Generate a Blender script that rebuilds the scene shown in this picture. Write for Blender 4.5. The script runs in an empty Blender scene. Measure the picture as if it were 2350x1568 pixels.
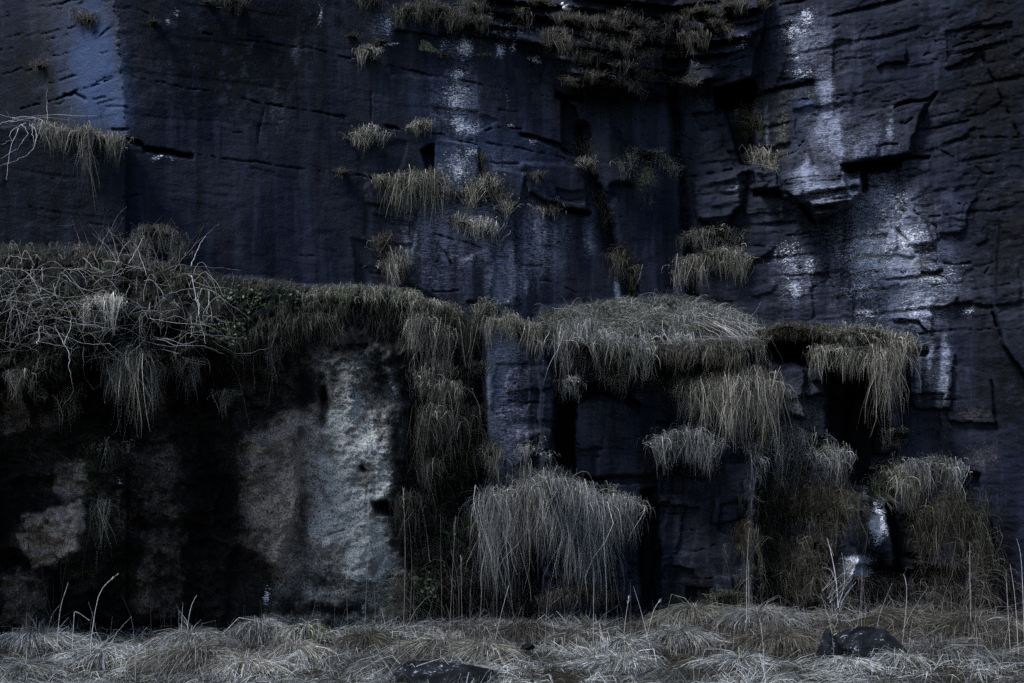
import bpy, math
import numpy as np
from mathutils import Vector

# ------------------------------------------------------------------ camera, sky, sun, exposure
scene = bpy.context.scene
COL = scene.collection
FPX, UC, VH, CAMZ = 2350.0, 1175.0, 1165.0, 1.6      # layout units: 2350 wide photograph, horizon row VH

cam_d = bpy.data.cameras.new('camera'); cam = bpy.data.objects.new('camera', cam_d); COL.objects.link(cam)
cam.location = (0, 0, CAMZ); cam.rotation_euler = (math.radians(90), 0, 0)
cam_d.sensor_width = 36; cam_d.lens = 36; cam_d.shift_y = (VH - 784) / 2350.0
cam_d.clip_start = 0.1; cam_d.clip_end = 1000
scene.camera = cam

SUN_EL, SUN_AZ = math.radians(52), math.radians(58)   # azimuth: left of the camera's back
to_sun = Vector((-math.sin(SUN_AZ) * math.cos(SUN_EL), -math.cos(SUN_AZ) * math.cos(SUN_EL), math.sin(SUN_EL)))
world = bpy.data.worlds.new('World'); scene.world = world; world.use_nodes = True
wn = world.node_tree; bg = wn.nodes['Background']
sky = wn.nodes.new('ShaderNodeTexSky'); sky.sky_type = 'NISHITA'; sky.sun_disc = False
sky.sun_elevation = SUN_EL; sky.sun_rotation = math.atan2(to_sun.x, to_sun.y)
wn.links.new(sky.outputs[0], bg.inputs[0]); bg.inputs[1].default_value = 0.05
sun_d = bpy.data.lights.new('sun', 'SUN'); sun_d.energy = 1.5; sun_d.angle = math.radians(16); sun_d.color = (0.91, 0.955, 1.0)
sun = bpy.data.objects.new('sun', sun_d); COL.objects.link(sun)
sun.rotation_euler = (-to_sun).to_track_quat('-Z', 'Y').to_euler(); sun.location = to_sun * 30
vs = scene.view_settings
vs.view_transform = 'Standard'; vs.look = 'None'; vs.gamma = 1.0; vs.use_curve_mapping = False
vs.exposure = 1.85
scene.cycles.use_denoising = False; scene.cycles.max_bounces = 4; scene.cycles.diffuse_bounces = 2; scene.cycles.glossy_bounces = 1; scene.cycles.transmission_bounces = 2

# ------------------------------------------------------------------ helpers
rng = np.random.default_rng(7)
_T = np.random.default_rng(3).random((256, 256))
def vnoise(x, y):
    xi = np.floor(x).astype(np.int64); yi = np.floor(y).astype(np.int64)
    fx = x - xi; fy = y - yi; fx = fx * fx * (3 - 2 * fx); fy = fy * fy * (3 - 2 * fy)
    a = _T[xi & 255, yi & 255]; b = _T[(xi + 1) & 255, yi & 255]
    c = _T[xi & 255, (yi + 1) & 255]; d = _T[(xi + 1) & 255, (yi + 1) & 255]
    return (a + (b - a) * fx) * (1 - fy) + (c + (d - c) * fx) * fy
def fbm(x, y, o=4, g=0.5):
    s = 0; a = 1; t = 0
    for k in range(o):
        s = s + a * vnoise(x * 2 ** k + 17.3 * k, y * 2 ** k + 9.1 * k); t += a; a *= g
    return s / t * 2 - 1
def sstep(a, b, x):
    t = np.clip((x - a) / (b - a), 0, 1); return t * t * (3 - 2 * t)
def unit(v): return v / np.maximum(np.linalg.norm(v, axis=-1, keepdims=True), 1e-9)
def P(u, v, d):
    return np.stack([(u - UC) * d / FPX, d + 0 * u, CAMZ + (VH - v) * d / FPX], -1)
def UV(p):
    return UC + p[..., 0] * FPX / p[..., 1], VH - (p[..., 2] - CAMZ) * FPX / p[..., 1]

def mesh_np(name, verts, quads, attrs=None, mat=None, parent=None, smooth=False):
    me = bpy.data.meshes.new(name); n = len(verts); q = len(quads); k = quads.shape[1]
    me.vertices.add(n); me.vertices.foreach_set('co', np.asarray(verts, np.float32).ravel())
    me.loops.add(q * k); me.loops.foreach_set('vertex_index', quads.astype(np.int32).ravel())
    me.polygons.add(q); me.polygons.foreach_set('loop_start', np.arange(0, q * k, k, dtype=np.int32))
    me.polygons.foreach_set('loop_total', np.full(q, k, np.int32))
    if smooth: me.polygons.foreach_set('use_smooth', np.ones(q, bool))
    me.update(calc_edges=True)
    for an, av in (attrs or {}).items():
        a = me.attributes.new(an, 'FLOAT_COLOR', 'POINT')
        c = np.ones((n, 4), np.float32); c[:, :3] = av; a.data.foreach_set('color', c.ravel())
    if mat: me.materials.append(mat)
    o = bpy.data.objects.new(name, me); COL.objects.link(o)
    if parent: o.parent = parent
    return o
def tag(o, label=None, cat=None, group=None, kind=None):
    if label: o['label'] = label
    if cat: o['category'] = cat
    if group: o['group'] = group
    if kind: o['kind'] = kind
    return o
def empty(name, loc):
    o = bpy.data.objects.new(name, None); COL.objects.link(o); o.location = loc; o.empty_display_size = .1
    return o
def adopt(child, parent):
    child.parent = parent; child.matrix_parent_inverse = parent.matrix_basis.inverted(); return child

# ------------------------------------------------------------------ materials
def new_mat(name):
    m = bpy.data.materials.new(name); m.use_nodes = True
    nt = m.node_tree; return m, nt, nt.nodes['Principled BSDF']
class NB:                                             # tiny node builder
    def __init__(s, nt): s.nt = nt
    def n(s, t, **kw):
        x = s.nt.nodes.new(t)
        for k, v in kw.items(): setattr(x, k, v)
        return x
    def put(s, sock, v):
        if isinstance(v, bpy.types.NodeSocket): s.nt.links.new(v, sock)
        else: sock.default_value = v
    def noise(s, vec, scale, detail=4, rough=.55, dist=0):
        x = s.n('ShaderNodeTexNoise'); s.put(x.inputs['Vector'], vec)
        x.inputs['Scale'].default_value = scale; x.inputs['Detail'].default_value = detail
        x.inputs['Roughness'].default_value = rough; x.inputs['Distortion'].default_value = dist
        return x.outputs[0]
    def mapv(s, vec, sc):
        x = s.n('ShaderNodeMapping'); s.put(x.inputs[0], vec); x.inputs[3].default_value = sc; return x.outputs[0]
    def math(s, op, a, b=0.0, c=0.0, clamp=False):
        x = s.n('ShaderNodeMath', operation=op, use_clamp=clamp)
        s.put(x.inputs[0], a); s.put(x.inputs[1], b); s.put(x.inputs[2], c); return x.outputs[0]
    def mix(s, f, a, b, mode='MIX'):
        x = s.n('ShaderNodeMix', data_type='RGBA', blend_type=mode)
        s.put(x.inputs[0], f)
        s.put(x.inputs[6], a if isinstance(a, bpy.types.NodeSocket) else (*a, 1))
        s.put(x.inputs[7], b if isinstance(b, bpy.types.NodeSocket) else (*b, 1)); return x.outputs[2]
    def rng(s, v, a, b, c=0., d=1.):
        x = s.n('ShaderNodeMapRange'); x.interpolation_type = 'SMOOTHSTEP'
        s.put(x.inputs[0], v); x.inputs[1].default_value = a; x.inputs[2].default_value = b
        x.inputs[3].default_value = c; x.inputs[4].default_value = d; return x.outputs[0]
    def attr(s, name):
        a = s.n('ShaderNodeAttribute', attribute_name=name)
        sp = s.n('ShaderNodeSeparateColor'); s.nt.links.new(a.outputs['Color'], sp.inputs[0]); return sp.outputs

def rock_material():
    m, nt, bs = new_mat('slate_rock'); b = NB(nt)
    pos = b.n('ShaderNodeNewGeometry').outputs['Position']
    lich, wash, tan = b.attr('mask_a'); alg_shade, moss, grey = b.attr('mask_b'); och, blu, rough = b.attr('mask_c'); earth = b.attr('mask_d')[0]
    strat = b.mapv(pos, (1.0, 1.0, 3.0))               # bedding: stretched sideways
    drip = b.mapv(pos, (1.0, 1.0, .12))                # water runs: stretched downwards
    n_big = b.noise(pos, .9, 2); n_str = b.noise(strat, 5, 3, .6); n_drip = b.noise(drip, 4.5, 3, .65)
    n_fine = b.noise(pos, 38, 3, .65); n_mid = b.noise(pos, 9, 3, .6); n_drip2 = b.noise(drip, 1.3, 2, .6); n_soft = b.noise(pos, 3.2, 2, .5)
    n_gr = b.math('ADD', b.math('MULTIPLY', n_fine, .6), b.math('MULTIPLY', b.noise(pos, 120, 1, .5), .4))
    base = b.mix(b.rng(n_drip2, .35, .68), (.0062, .0088, .0205), (.0120, .0128, .0185))
    base = b.mix(b.math('MULTIPLY', b.rng(n_big, .45, .62), .65), base, (.020, .021, .030))
    base = b.mix(b.math('MULTIPLY', b.rng(n_drip, .48, .66), .6), base, (.030, .035, .056))
    base = b.mix(b.math('MULTIPLY', b.rng(n_drip, .48, .30), .7), base, (.0030, .0035, .0055))
    base = b.mix(b.math('MULTIPLY', b.rng(n_fine, .56, .72), .5), base, (.030, .034, .052))
    base = b.mix(b.math('MULTIPLY', b.rng(n_str, .47, .36), .5), base, (.0035, .004, .0065))
    base = b.mix(b.math('MULTIPLY', earth, .92), base, b.mix(b.rng(n_gr, .38, .60), (.0040, .0036, .0032), (.020, .0172, .0150)))
    def blend(base, mask, noise, col, amp=.6, lo=.30, hi=.62):
        amp = amp * 2.4
        f = b.math('ADD', mask, b.math('MULTIPLY', b.math('SUBTRACT', noise, .5), amp))
        return b.mix(b.math('MULTIPLY', b.rng(f, lo, hi), b.math('MINIMUM', b.math('MULTIPLY', mask, 1.35), 1.)), base, col)
    n_w = b.math('ADD', b.math('MULTIPLY', n_drip, .25), b.math('ADD', b.math('MULTIPLY', n_fine, .30), b.math('MULTIPLY', b.noise(b.mapv(pos, (1, 1, 6)), 13, 3, .65), .45)))
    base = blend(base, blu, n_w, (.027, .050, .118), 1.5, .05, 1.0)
    wash_sheen_col = b.mix(b.rng(n_w, .43, .57), (.040, .045, .068), (.185, .202, .275))  # pale crust colour, also used as painted wet sheen
    base = blend(base, wash, n_w, wash_sheen_col, 1.2, .1, .8)
    tanc = b.mix(b.rng(n_gr, .36, .54), (.085, .070, .062), (.42, .35, .305))
    tanc = b.mix(b.math('MULTIPLY', b.rng(n_soft, .5, .35), .7), tanc, (.050, .043, .040))
    base = blend(base, tan, n_gr, tanc, .5, .1, .75)
    greyc = b.mix(b.rng(n_gr, .37, .57), (.105, .104, .102), (.44, .45, .44))
    greyc = b.mix(b.math('MULTIPLY', b.rng(n_soft, .50, .36), .75), greyc, (.11, .095, .088))
    base = blend(base, grey, n_gr, greyc, .5, .12, .8)
    ochc = b.mix(b.rng(n_fine, .4, .6), (.05, .045, .03), (.16, .16, .10))
    base = blend(base, och, n_gr, ochc, 1.6, .25, .95)
    n_a = b.math('ADD', b.math('MULTIPLY', n_mid, .6), b.math('MULTIPLY', n_fine, .4))
    base = blend(base, alg_shade, n_a, (.0030, .0032, .0038), 1.3, .25, .55)  # near-black coat: algae and painted shade share this colour
    mossc = b.mix(b.rng(n_fine, .4, .65), (.008, .010, .004), (.034, .052, .014))
    base = blend(base, moss, n_a, mossc, 1.3, .25, .6)
    # lichen: thresholded speckle, flatter than wide as it follows the bedding
    sp1 = b.noise(b.mapv(pos, (1, 1, 3.8)), 21, 3, .72); sp2 = b.noise(pos, 46, 1, .6)
    f = b.math('ADD', b.math('MULTIPLY', sp1, .65), b.math('MULTIPLY', sp2, .35))
    th = b.math('SUBTRACT', .76, b.math('MULTIPLY', lich, .33))
    f = b.math('MULTIPLY', b.math('SUBTRACT', f, th), 13., clamp=True)
    f = b.math('MULTIPLY', f, b.rng(lich, .02, .12))
    base = b.mix(f, base, b.mix(b.rng(n_mid, .4, .65), (.34, .37, .46), (.66, .68, .74)))
    nt.links.new(base, bs.inputs['Base Color'])
    rr = b.rng(n_drip, .3, .7, .50, .82); nt.links.new(rr, bs.inputs['Roughness'])
    nt.links.new(b.math('ADD', .035, b.math('MULTIPLY', b.math('ADD', wash, blu), .12)), bs.inputs['Specular IOR Level'])
    h = b.math('ADD', b.math('MULTIPLY', n_str, b.math('ADD', .015, b.math('MULTIPLY', rough, .22))), b.math('MULTIPLY', n_fine, .22))
    h = b.math('ADD', h, b.math('MULTIPLY', n_gr, b.math('MULTIPLY', b.math('MAXIMUM', grey, tan), .8)))
    h = b.math('ADD', h, b.math('MULTIPLY', n_gr, .10))
    h = b.math('ADD', h, b.math('MULTIPLY', f, .12))
    bp = b.n('ShaderNodeBump'); bp.inputs['Strength'].default_value = .75; bp.inputs['Distance'].default_value = .05
    nt.links.new(h, bp.inputs['Height']); nt.links.new(bp.outputs[0], bs.inputs['Normal'])
    return m
ROCK = rock_material()

def soil_material():
    m, nt, bs = new_mat('dark_root_soil'); b = NB(nt); pos = b.n('ShaderNodeNewGeometry').outputs['Position']
    n1 = b.noise(pos, 14, 5, .65); n2 = b.noise(pos, 60, 3, .6)
    c = b.mix(b.rng(n1, .35, .7), (.006, .005, .004), (.030, .026, .018))
    c = b.mix(b.math('MULTIPLY', b.rng(n2, .58, .7), .5), c, (.07, .06, .045))
    nt.links.new(c, bs.inputs['Base Color']); bs.inputs['Roughness'].default_value = .95
    bs.inputs['Specular IOR Level'].default_value = .1
    bp = b.n('ShaderNodeBump'); bp.inputs['Strength'].default_value = 1; bp.inputs['Distance'].default_value = .04
    nt.links.new(n1, bp.inputs['Height']); nt.links.new(bp.outputs[0], bs.inputs['Normal']); return m
SOIL = soil_material()
def blade_material(name, rough=.62, trans=.25):
    m, nt, bs = new_mat(name); b = NB(nt)
    a = b.n('ShaderNodeAttribute', attribute_name='tint'); pos = b.n('ShaderNodeNewGeometry').outputs['Position']
    c = b.mix(b.math('MULTIPLY', b.rng(b.noise(pos, 25, 3), .35, .65), .45), a.outputs['Color'], (0, 0, 0), 'MIX')
    nt.links.new(c, bs.inputs['Base Color']); bs.inputs['Roughness'].default_value = rough
    bs.inputs['Specular IOR Level'].default_value = .25
    tr = b.n('ShaderNodeBsdfTranslucent'); nt.links.new(c, tr.inputs[0])
    mx = b.n('ShaderNodeMixShader'); mx.inputs[0].default_value = trans
    nt.links.new(bs.outputs[0], mx.inputs[1]); nt.links.new(tr.outputs[0], mx.inputs[2])
    nt.links.new(mx.outputs[0], nt.nodes['Material Output'].inputs[0]); return m
BLADE = blade_material('grass_blade'); CANE = blade_material('bramble_cane', .5, 0.0); LEAF = blade_material('leaf', .45, .15)

def boulder_material():
    m, nt, bs = new_mat('boulder_rock'); b = NB(nt); pos = b.n('ShaderNodeNewGeometry').outputs['Position']
    n1 = b.noise(pos, 7, 5); n2 = b.noise(pos, 30, 4, .65)
    c = b.mix(b.rng(n1, .35, .7), (.004, .0045, .005), (.020, .022, .029))
    c = b.mix(b.rng(b.math('ADD', b.math('MULTIPLY', n1, .5), b.math('MULTIPLY', n2, .5)), .585, .62), c, (.26, .28, .33))
    nt.links.new(c, bs.inputs['Base Color']); bs.inputs['Roughness'].default_value = .85; bs.inputs['Specular IOR Level'].default_value = .08
    bp = b.n('ShaderNodeBump'); bp.inputs['Strength'].default_value = 1.0; bp.inputs['Distance'].default_value = .06
    nt.links.new(n2, bp.inputs['Height']); nt.links.new(bp.outputs[0], bs.inputs['Normal']); return m
BOULDER = boulder_material()

# ------------------------------------------------------------------ the cliff: depth of the rock over a (u, v) grid
ST = 2.85
us = np.concatenate([np.arange(-720, -20, 28), np.arange(-20, 2370, ST), np.arange(2370, 3080, 28)])
vs_ = np.concatenate([np.arange(-420, -20, 22), np.arange(-20, 1482, ST), np.arange(1482, 1640, 18)])
U, V = np.meshgrid(us, vs_)
wu = fbm(U / 60, V / 60, 4) ; wv = fbm(U / 60 + 40, V / 60 + 11, 4)
wu2 = fbm(U / 14 + 3, V / 14, 3); wv2 = fbm(U / 14 + 70, V / 14 + 5, 3)
UW = U + wu * 9 + wu2 * 3.5; VW = V + wv * 7 + wv2 * 3.0

def seg_dist(poly, A, B):
    d = np.full(A.shape, 1e9)
    for (x0, y0), (x1, y1) in zip(poly[:-1], poly[1:]):
        dx, dy = x1 - x0, y1 - y0; L = dx * dx + dy * dy + 1e-9
        t = np.clip(((A - x0) * dx + (B - y0) * dy) / L, 0, 1)
        d = np.minimum(d, np.hypot(A - x0 - t * dx, B - y0 - t * dy))
    return d
def inside(poly, A, B):
    r = np.zeros(A.shape, bool); n = len(poly)
    for i in range(n):
        x0, y0 = poly[i]; x1, y1 = poly[(i + 1) % n]
        c = ((y0 > B) != (y1 > B)) & (A < (x1 - x0) * (B - y0) / (y1 - y0 + 1e-9) + x0); r ^= c
    return r
def box_of(poly, m):
    a = np.array(poly); u0, v0 = a.min(0) - m; u1, v1 = a.max(0) + m
    i0, i1 = np.searchsorted(us, [u0, u1]); j0, j1 = np.searchsorted(vs_, [v0, v1]); return slice(j0, j1), slice(i0, i1)
HU = 16 * fbm(U / 30 + 9, V / 30, 5, .62); HV = 16 * fbm(U / 30 + 55, V / 30 + 31, 5, .62)
def pmask(poly, soft=6, warp=1.0, hf=0):
    out = np.zeros(U.shape); s = box_of(poly, soft + 30 + 20 * hf)
    A = U[s] + (UW[s] - U[s]) * warp + HU[s] * hf; B = V[s] + (VW[s] - V[s]) * warp + HV[s] * hf
    sd = seg_dist(poly + [poly[0]], A, B); ins = inside(poly, A, B)
    out[s] = sstep(-soft, soft, np.where(ins, sd, -sd)); return out

uarr = np.interp(V, [-420, 0, 320], [225, 262, 292]) + 5 * wu2 + 5 * wu + 3 * np.sign(fbm(U * 0 + 3, V / 9, 2))
wall = np.interp(U, [-720, 290, 1545, 1700, 2350, 3080], [11.3, 13.0, 15.25, 14.95, 13.2, 11.2])
facet = 13.0 + (np.interp(V, [-420, 0, 320], [225, 262, 292]) - U) * 0.0034
D = np.where((U < uarr) & (V < 322), facet + 0 * U, wall)
# the step under the facet (a shelf with brambles)
shelf = np.interp(UW, [0, 100, 280], [290, 300, 322])
D = np.where((U < 290) & (VW < shelf), np.where(U < uarr, facet, wall), np.where(U < 290, wall - .12, D))
D0 = D.copy()
X = (U - UC) * D0 / FPX; Z = CAMZ + (VH - V) * D0 / FPX

# surface character: the left wall is sawn smooth, the right wall is flaky, lower blocks are lumpy
rw = sstep(1480, 1620, U) * sstep(780, 700, V) ; low = sstep(640, 820, V)
topc = pmask([(1090, -60), (1260, -60), (1760, -60), (1745, 60), (1640, 190), (1540, 220), (1330, 195), (1240, 115), (1060, 50)], 20)
amp = .07 + .42 * rw + .3 * low
D += .040 * amp * fbm(X * 1.6, Z * 5, 4) + .10 * amp * fbm(X * .7 + 5, Z * .9, 4)
ridge = 1 - np.abs(fbm(X * 2.2 + 3, Z * 22 + X * 1.1, 3))
D += (.003 + .012 * rw) * (ridge - .75) * (.5 + .5 * fbm(X * 1.3 + 8, Z * 1.5, 3))
D += .014 * amp * fbm(X * 12, Z * 30, 3) + .010 * (.35 + amp) * fbm(X * 9 + 40, Z * 11, 4)
flake = sstep(.18, .24, fbm(X * 1.7 + 13, Z * 3.2 + 5, 4)); D -= (.004 + .012 * rw) * flake
flake = sstep(.25, .29, fbm(X * 3.3 + 71, Z * 6.2 + 5, 3)); D += (.003 + .010 * rw) * flake
# bedding steps on the right wall and thick stack of thin beds at the top of the corner
zz = Z * 2.1 + .25 * fbm(X * .6, Z * .8, 3); saw = zz - np.floor(zz)
D += .07 * (rw * .8 + .08) * sstep(.78, 1.0, saw) * sstep(-.1, .4, fbm(X * .8 + 20, Z * .7 + 4, 3))
zz = Z * 5.2 + .3 * fbm(X * .9 + 2, Z * .7, 3); saw = zz - np.floor(zz); lay = np.floor(zz)
D += topc * (.22 * (saw ** .7) - .3 + .22 * (_T[lay.astype(int) & 255, np.floor(X * 1.1 + lay * .37).astype(int) & 255] - .5))
D -= topc * .5 * sstep(1240, 1330, U) * sstep(1560, 1440, U)

def crack(poly, w=2.2, dep=.12, warp=.8):
    if w < 8: w = w * .30 + .75; dep = dep * .55
    s = box_of(poly, w * 4 + 18)
    d = seg_dist(poly, U[s] + (UW[s] - U[s]) * warp, V[s] + (VW[s] - V[s]) * warp)
    D[s] += dep * np.exp(-(d / w) ** 2) * (np.clip(.35 + 1.5 * wv2[s] + 1.5 * wu[s], 0, 1.25) if w < 4 else np.clip(.9 + .4 * wv2[s], .5, 1.2))
def lip(poly, h, dep, ease=6, p=1.0):                # rock recessed just below a line: an overhanging edge
    a = np.array(poly, float); s = box_of(poly, h + 25)
    uw = U[s] + (UW[s] - U[s]) * .9; t = V[s] + (VW[s] - V[s]) * .7 - np.interp(uw, a[:, 0], a[:, 1])
    k = sstep(a[0, 0] - ease, a[0, 0] + ease, uw) * sstep(a[-1, 0] + ease, a[-1, 0] - ease, uw)
    D[s] += dep * k * np.where((t > 0) & (t < h), (1 - np.clip(t / h, 0, 1)) ** p, 0) * sstep(0, 2.2, t)
def shift(poly, dz, soft=4, warp=1.0):               # move a block in (+) or out (-)
    s = box_of(poly, soft + 30); A = U[s] + (UW[s] - U[s]) * warp; B = V[s] + (VW[s] - V[s]) * warp
    sd = seg_dist(poly + [poly[0]], A, B); D[s] += dz * sstep(-soft, soft, np.where(inside(poly, A, B), sd, -sd))
def tilt(poly, du, dv, soft=4):                       # lean a block: depth per unit u and v about its centre
    global D
    a = np.array(poly, float).mean(0); D = D + pmask(poly, soft) * ((U - a[0]) * du + (V - a[1]) * dv)

# --- left wall
for pl, w, dp in [
    ([(285, 178), (365, 190), (455, 209), (620, 240), (785, 266), (915, 292), (1000, 310), (1110, 327), (1290, 360), (1350, 392)], 2.2, .12),
    ([(470, 78), (510, 88), (680, 107), (784, 128), (870, 148), (1020, 180), (1150, 205), (1290, 230)], 1.8, .10),
    ([(437, 352), (560, 370), (690, 387), (784, 400), (880, 415)], 2.0, .10),
    ([(610, 240), (600, 280), (596, 330)], 1.8, .07), ([(262, 20), (305, 20), (345, 32)], 1.6, .06),
    ([(285, 350), (290, 450), (296, 480)], 1.8, .07), ([(250, 447), (290, 452), (330, 446)], 1.8, .08),
    ([(0, 30), (90, 18), (190, -2)], 1.8, .08), ([(0, 120), (60, 105), (150, 80), (165, 72)], 1.8, .08),
    ([(50, 252), (140, 225), (170, 213), (280, 178)], 2.2, .11), ([(225, 88), (250, 66), (262, 58)], 2, .08),
    ([(100, 150), (112, 108), (125, 85)], 1.8, .07), ([(145, 88), (255, 15)], 1.4, .05),
    ([(850, 195), (852, 250), (850, 275)], 1.8, .08), ([(1075, 200), (1085, 270), (1092, 322)], 2, .10),
    ([(997, 322), (1040, 330), (1095, 335)], 2.2, .12), ([(1098, 330), (1098, 400), (1100, 440)], 2.2, .12),
    ([(1115, 298), (1137, 290), (1197, 297)], 2.4, .14), ([(1118, 250), (1200, 262), (1290, 275)], 1.6, .07),
    ([(1220, 110), (1226, 160), (1240, 175)], 3, .2), ([(1240, 175), (1265, 200), (1290, 215)], 2.6, .15),
    ([(1130, 373), (1180, 378), (1240, 376)], 2, .09), ([(868, 410), (870, 520)], 1.6, .07),
    ([(1180, 540), (1215, 560), (1235, 585)], 2.6, .12), ([(1000, 538), (1060, 555), (1105, 572)], 3, .18),
    ([(1005, 560), (1030, 590), (1040, 610)], 2.6, .12), ([(960, 600), (1010, 605)], 2, .08),
    ([(990, 670), (1060, 668), (1090, 660)], 2.8, .14), ([(1208, 642), (1270, 650), (1340, 678)], 2, .10),
    ([(1125, 600), (1130, 640), (1120, 690)], 2, .09), ([(1370, 480), (1395, 495), (1425, 500)], 2, .1),
    ([(1150, 465), (1190, 470), (1210, 455)], 2.4, .1), ([(0, 418), (55, 421)], 2.6, .14), ([(70, 475), (110, 485), (165, 500)], 2.2, .1)]:
    crack(pl, w, dp)
lip([(285, 316), (322, 322), (326, 334), (440, 352)], 16, .28)
lip([(150, 214), (165, 216), (172, 210), (200, 228)], 10, .12); lip([(258, 298), (290, 296)], 8, .12)
lip([(1194, 303), (1240, 316), (1287, 330)], 14, .26); lip([(1284, 337), (1340, 363)], 12, .2)
lip([(1277, 209), (1300, 217), (1340, 221)], 20, .55); lip([(1258, 460), (1300, 473), (1352, 487)], 16, .34)
lip([(890, 287), (918, 293)], 7, .15); lip([(1050, 322), (1098, 333)], 6, .12)
shift([(997, 318), (1098, 334), (1100, 442), (1040, 445), (996, 440)], -.10, 3, .3)       # proud pale slab
shift([(984, 335), (996, 330), (996, 402), (986, 404), (968, 345)], .30, 3, .3)             # dark slot beside it
shift([(930, 480), (1110, 470), (1180, 470), (1190, 700), (1070, 720), (930, 650)], -.05, 6)
shift([(1290, 225), (1322, 250), (1345, 365), (1290, 345)], .28, 4, .4)                     # recess beside the gully
shift([(1196, 380), (1245, 372), (1340, 380), (1350, 485), (1260, 465), (1215, 440)], -.16, 4)
shift([(1360, 200), (1425, 335), (1455, 420), (1395, 420), (1350, 290)], -.08, 12, 1.0); tilt([(1360, 200), (1425, 335), (1455, 420), (1395, 420), (1350, 290)], -.0025, 0, 12)
shift([(1120, 565), (1135, 600), (1130, 690), (1070, 690), (1060, 600)], -.10, 4)
crack([(1335, 300), (1350, 400), (1385, 480), (1400, 570), (1440, 620), (1452, 695)], 13, .34)   # gully
crack([(1540, 190), (1558, 350), (1572, 520), (1592, 690)], 9, .3)                                # the inner corner
# --- right wall
for pl, w, dp in [
    ([(1767, 13), (1747, 93), (1727, 177), (1722, 350), (1712, 500)], 5, .22),
    ([(2153, 213), (2100, 307), (2073, 367), (2047, 467), (2043, 556), (2033, 656), (2023, 740)], 3.6, .13),
    ([(2250, 123), (2300, 227), (2343, 307)], 4, .16), ([(2167, 327), (2260, 318), (2347, 312)], 2.6, .14),
    ([(1590, 303), (1630, 298), (1672, 286)], 2.6, .14), ([(1570, 407), (1640, 395), (1716, 384)], 3, .2),
    ([(1850, 530), (1884, 590), (1900, 632), (1925, 690)], 3, .13), ([(1835, 570), (1833, 610), (1850, 650)], 3, .12),
    ([(2190, 545), (2270, 565), (2277, 605), (2258, 630)], 3, .13), ([(2190, 545), (2200, 600), (2205, 625)], 2.4, .1),
    ([(2100, 480), (2120, 510), (2150, 520), (2160, 560)], 2.6, .13), ([(1590, 140), (1640, 155), (1710, 130)], 1.8, .1),
    ([(1780, 15), (1840, 5), (1900, -10)], 2.4, .14), ([(1780, 110), (1860, 92), (1930, 76)], 2, .1),
    ([(1880, 70), (1905, 65), (1935, 52)], 2.2, .13), ([(2060, 150), (2150, 118)], 2, .1), ([(2145, 118), (2250, 92), (2340, 60)], 2, .11),
    ([(1760, 165), (1797, 160)], 2.4, .12), ([(1805, 232), (1880, 225), (1990, 212)], 1.8, .1), ([(1880, 225), (1925, 226)], 2.4, .12),
    ([(2200, 470), (2290, 455), (2350, 440)], 2, .12), ([(2160, 345), (2190, 360)], 3, .15), ([(2240, 380), (2262, 400), (2280, 398)], 3, .15),
    ([(1690, 560), (1800, 572)], 2.6, .15), ([(2030, 775), (2190, 760), (2340, 757)], 2, .1), ([(2090, 800), (2200, 803)], 1.8, .08),
    ([(1990, 860), (2005, 990)], 2.4, .1), ([(2100, 610), (2130, 620), (2170, 640), (2180, 652)], 2.6, .14)]:
    crack(pl, w, dp)
shift([(1590, 30), (1765, -30), (1745, 95), (1728, 178), (1645, 205), (1580, 190)], -.30, 4, .6)    # block over the hollow
lip([(1640, 206), (1690, 192), (1732, 178)], 62, 1.0, 5, .6)                                         # black hollow under it
shift([(1645, 210), (1690, 235), (1725, 245), (1735, 350), (1722, 380), (1700, 375)], .30, 5, .5)
lip([(1747, 206), (1800, 196), (1864, 183)], 14, .2)
up = [(1783, 356), (1830, 343), (1843, 320), (1883, 273), (1950, 263), (2040, 253), (2057, 238), (2133, 227), (2153, 210)]
lip(up[:3], 12, .18); lip(up[5:], 13, .20); lip(up[3:6], 5, .10)
NOSE = [(1786, 352), (1838, 340), (1880, 275), (2050, 250), (2130, 235), (2085, 352), (1985, 372), (1940, 380), (1975, 392), (1975, 440), (1955, 470), (1905, 492), (1875, 505), (1860, 470), (1800, 452), (1785, 430)]
shift(NOSE, -.20, 5, .7); D -= pmask(NOSE, 8, .7) * .28 * np.cos(np.clip((U - 1890) / 190, -1, 1) * math.pi / 2) * np.clip((V - 270) / 90, 0, 1)
NOSEL = [(1788, 400), (1850, 385), (1940, 378), (1976, 390), (1974, 440), (1958, 470), (1905, 494), (1872, 508), (1858, 470), (1800, 452)]
nm = pmask(NOSEL, 6, .5); D -= nm * .55 * np.sin(np.clip((V - 370) / 110, 0, 1) * math.pi * .75) ** 1.0
D += nm * (.035 * fbm(X * 1.5, Z * 16, 3) + .028 * np.sin(Z * 55 + 1.2 * np.sin(X * 3.1) + 2.5 * fbm(X * 1.5, Z * 2.5, 3))) + nm * .09 * sstep(.5, .6, (Z * 5.1 + .6 * fbm(X * 1.2, Z * 2, 3)) % 1)
shift([(1935, 378), (1990, 374), (1986, 440), (1958, 445), (1940, 420)], .42, 4, .4)                  # dark corner right of the nose
lip([(1932, 377), (2000, 369), (2062, 355)], 34, .60, 10, .8); lip([(2050, 357), (2132, 354)], 11, .26)
shift([(1735, 392), (1780, 388), (1786, 432), (1738, 436)], -.30, 3, .5); lip([(1735, 436), (1795, 434), (1830, 450), (1872, 505)], 20, .42)
shift([(1590, 415), (1700, 395), (1708, 470), (1660, 530), (1600, 500)], -.22, 8); D += pmask([(1590, 415), (1700, 395), (1708, 470), (1660, 530), (1600, 500)], 8) * .10 * fbm(X * 1.6, Z * 9, 4)
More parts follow.
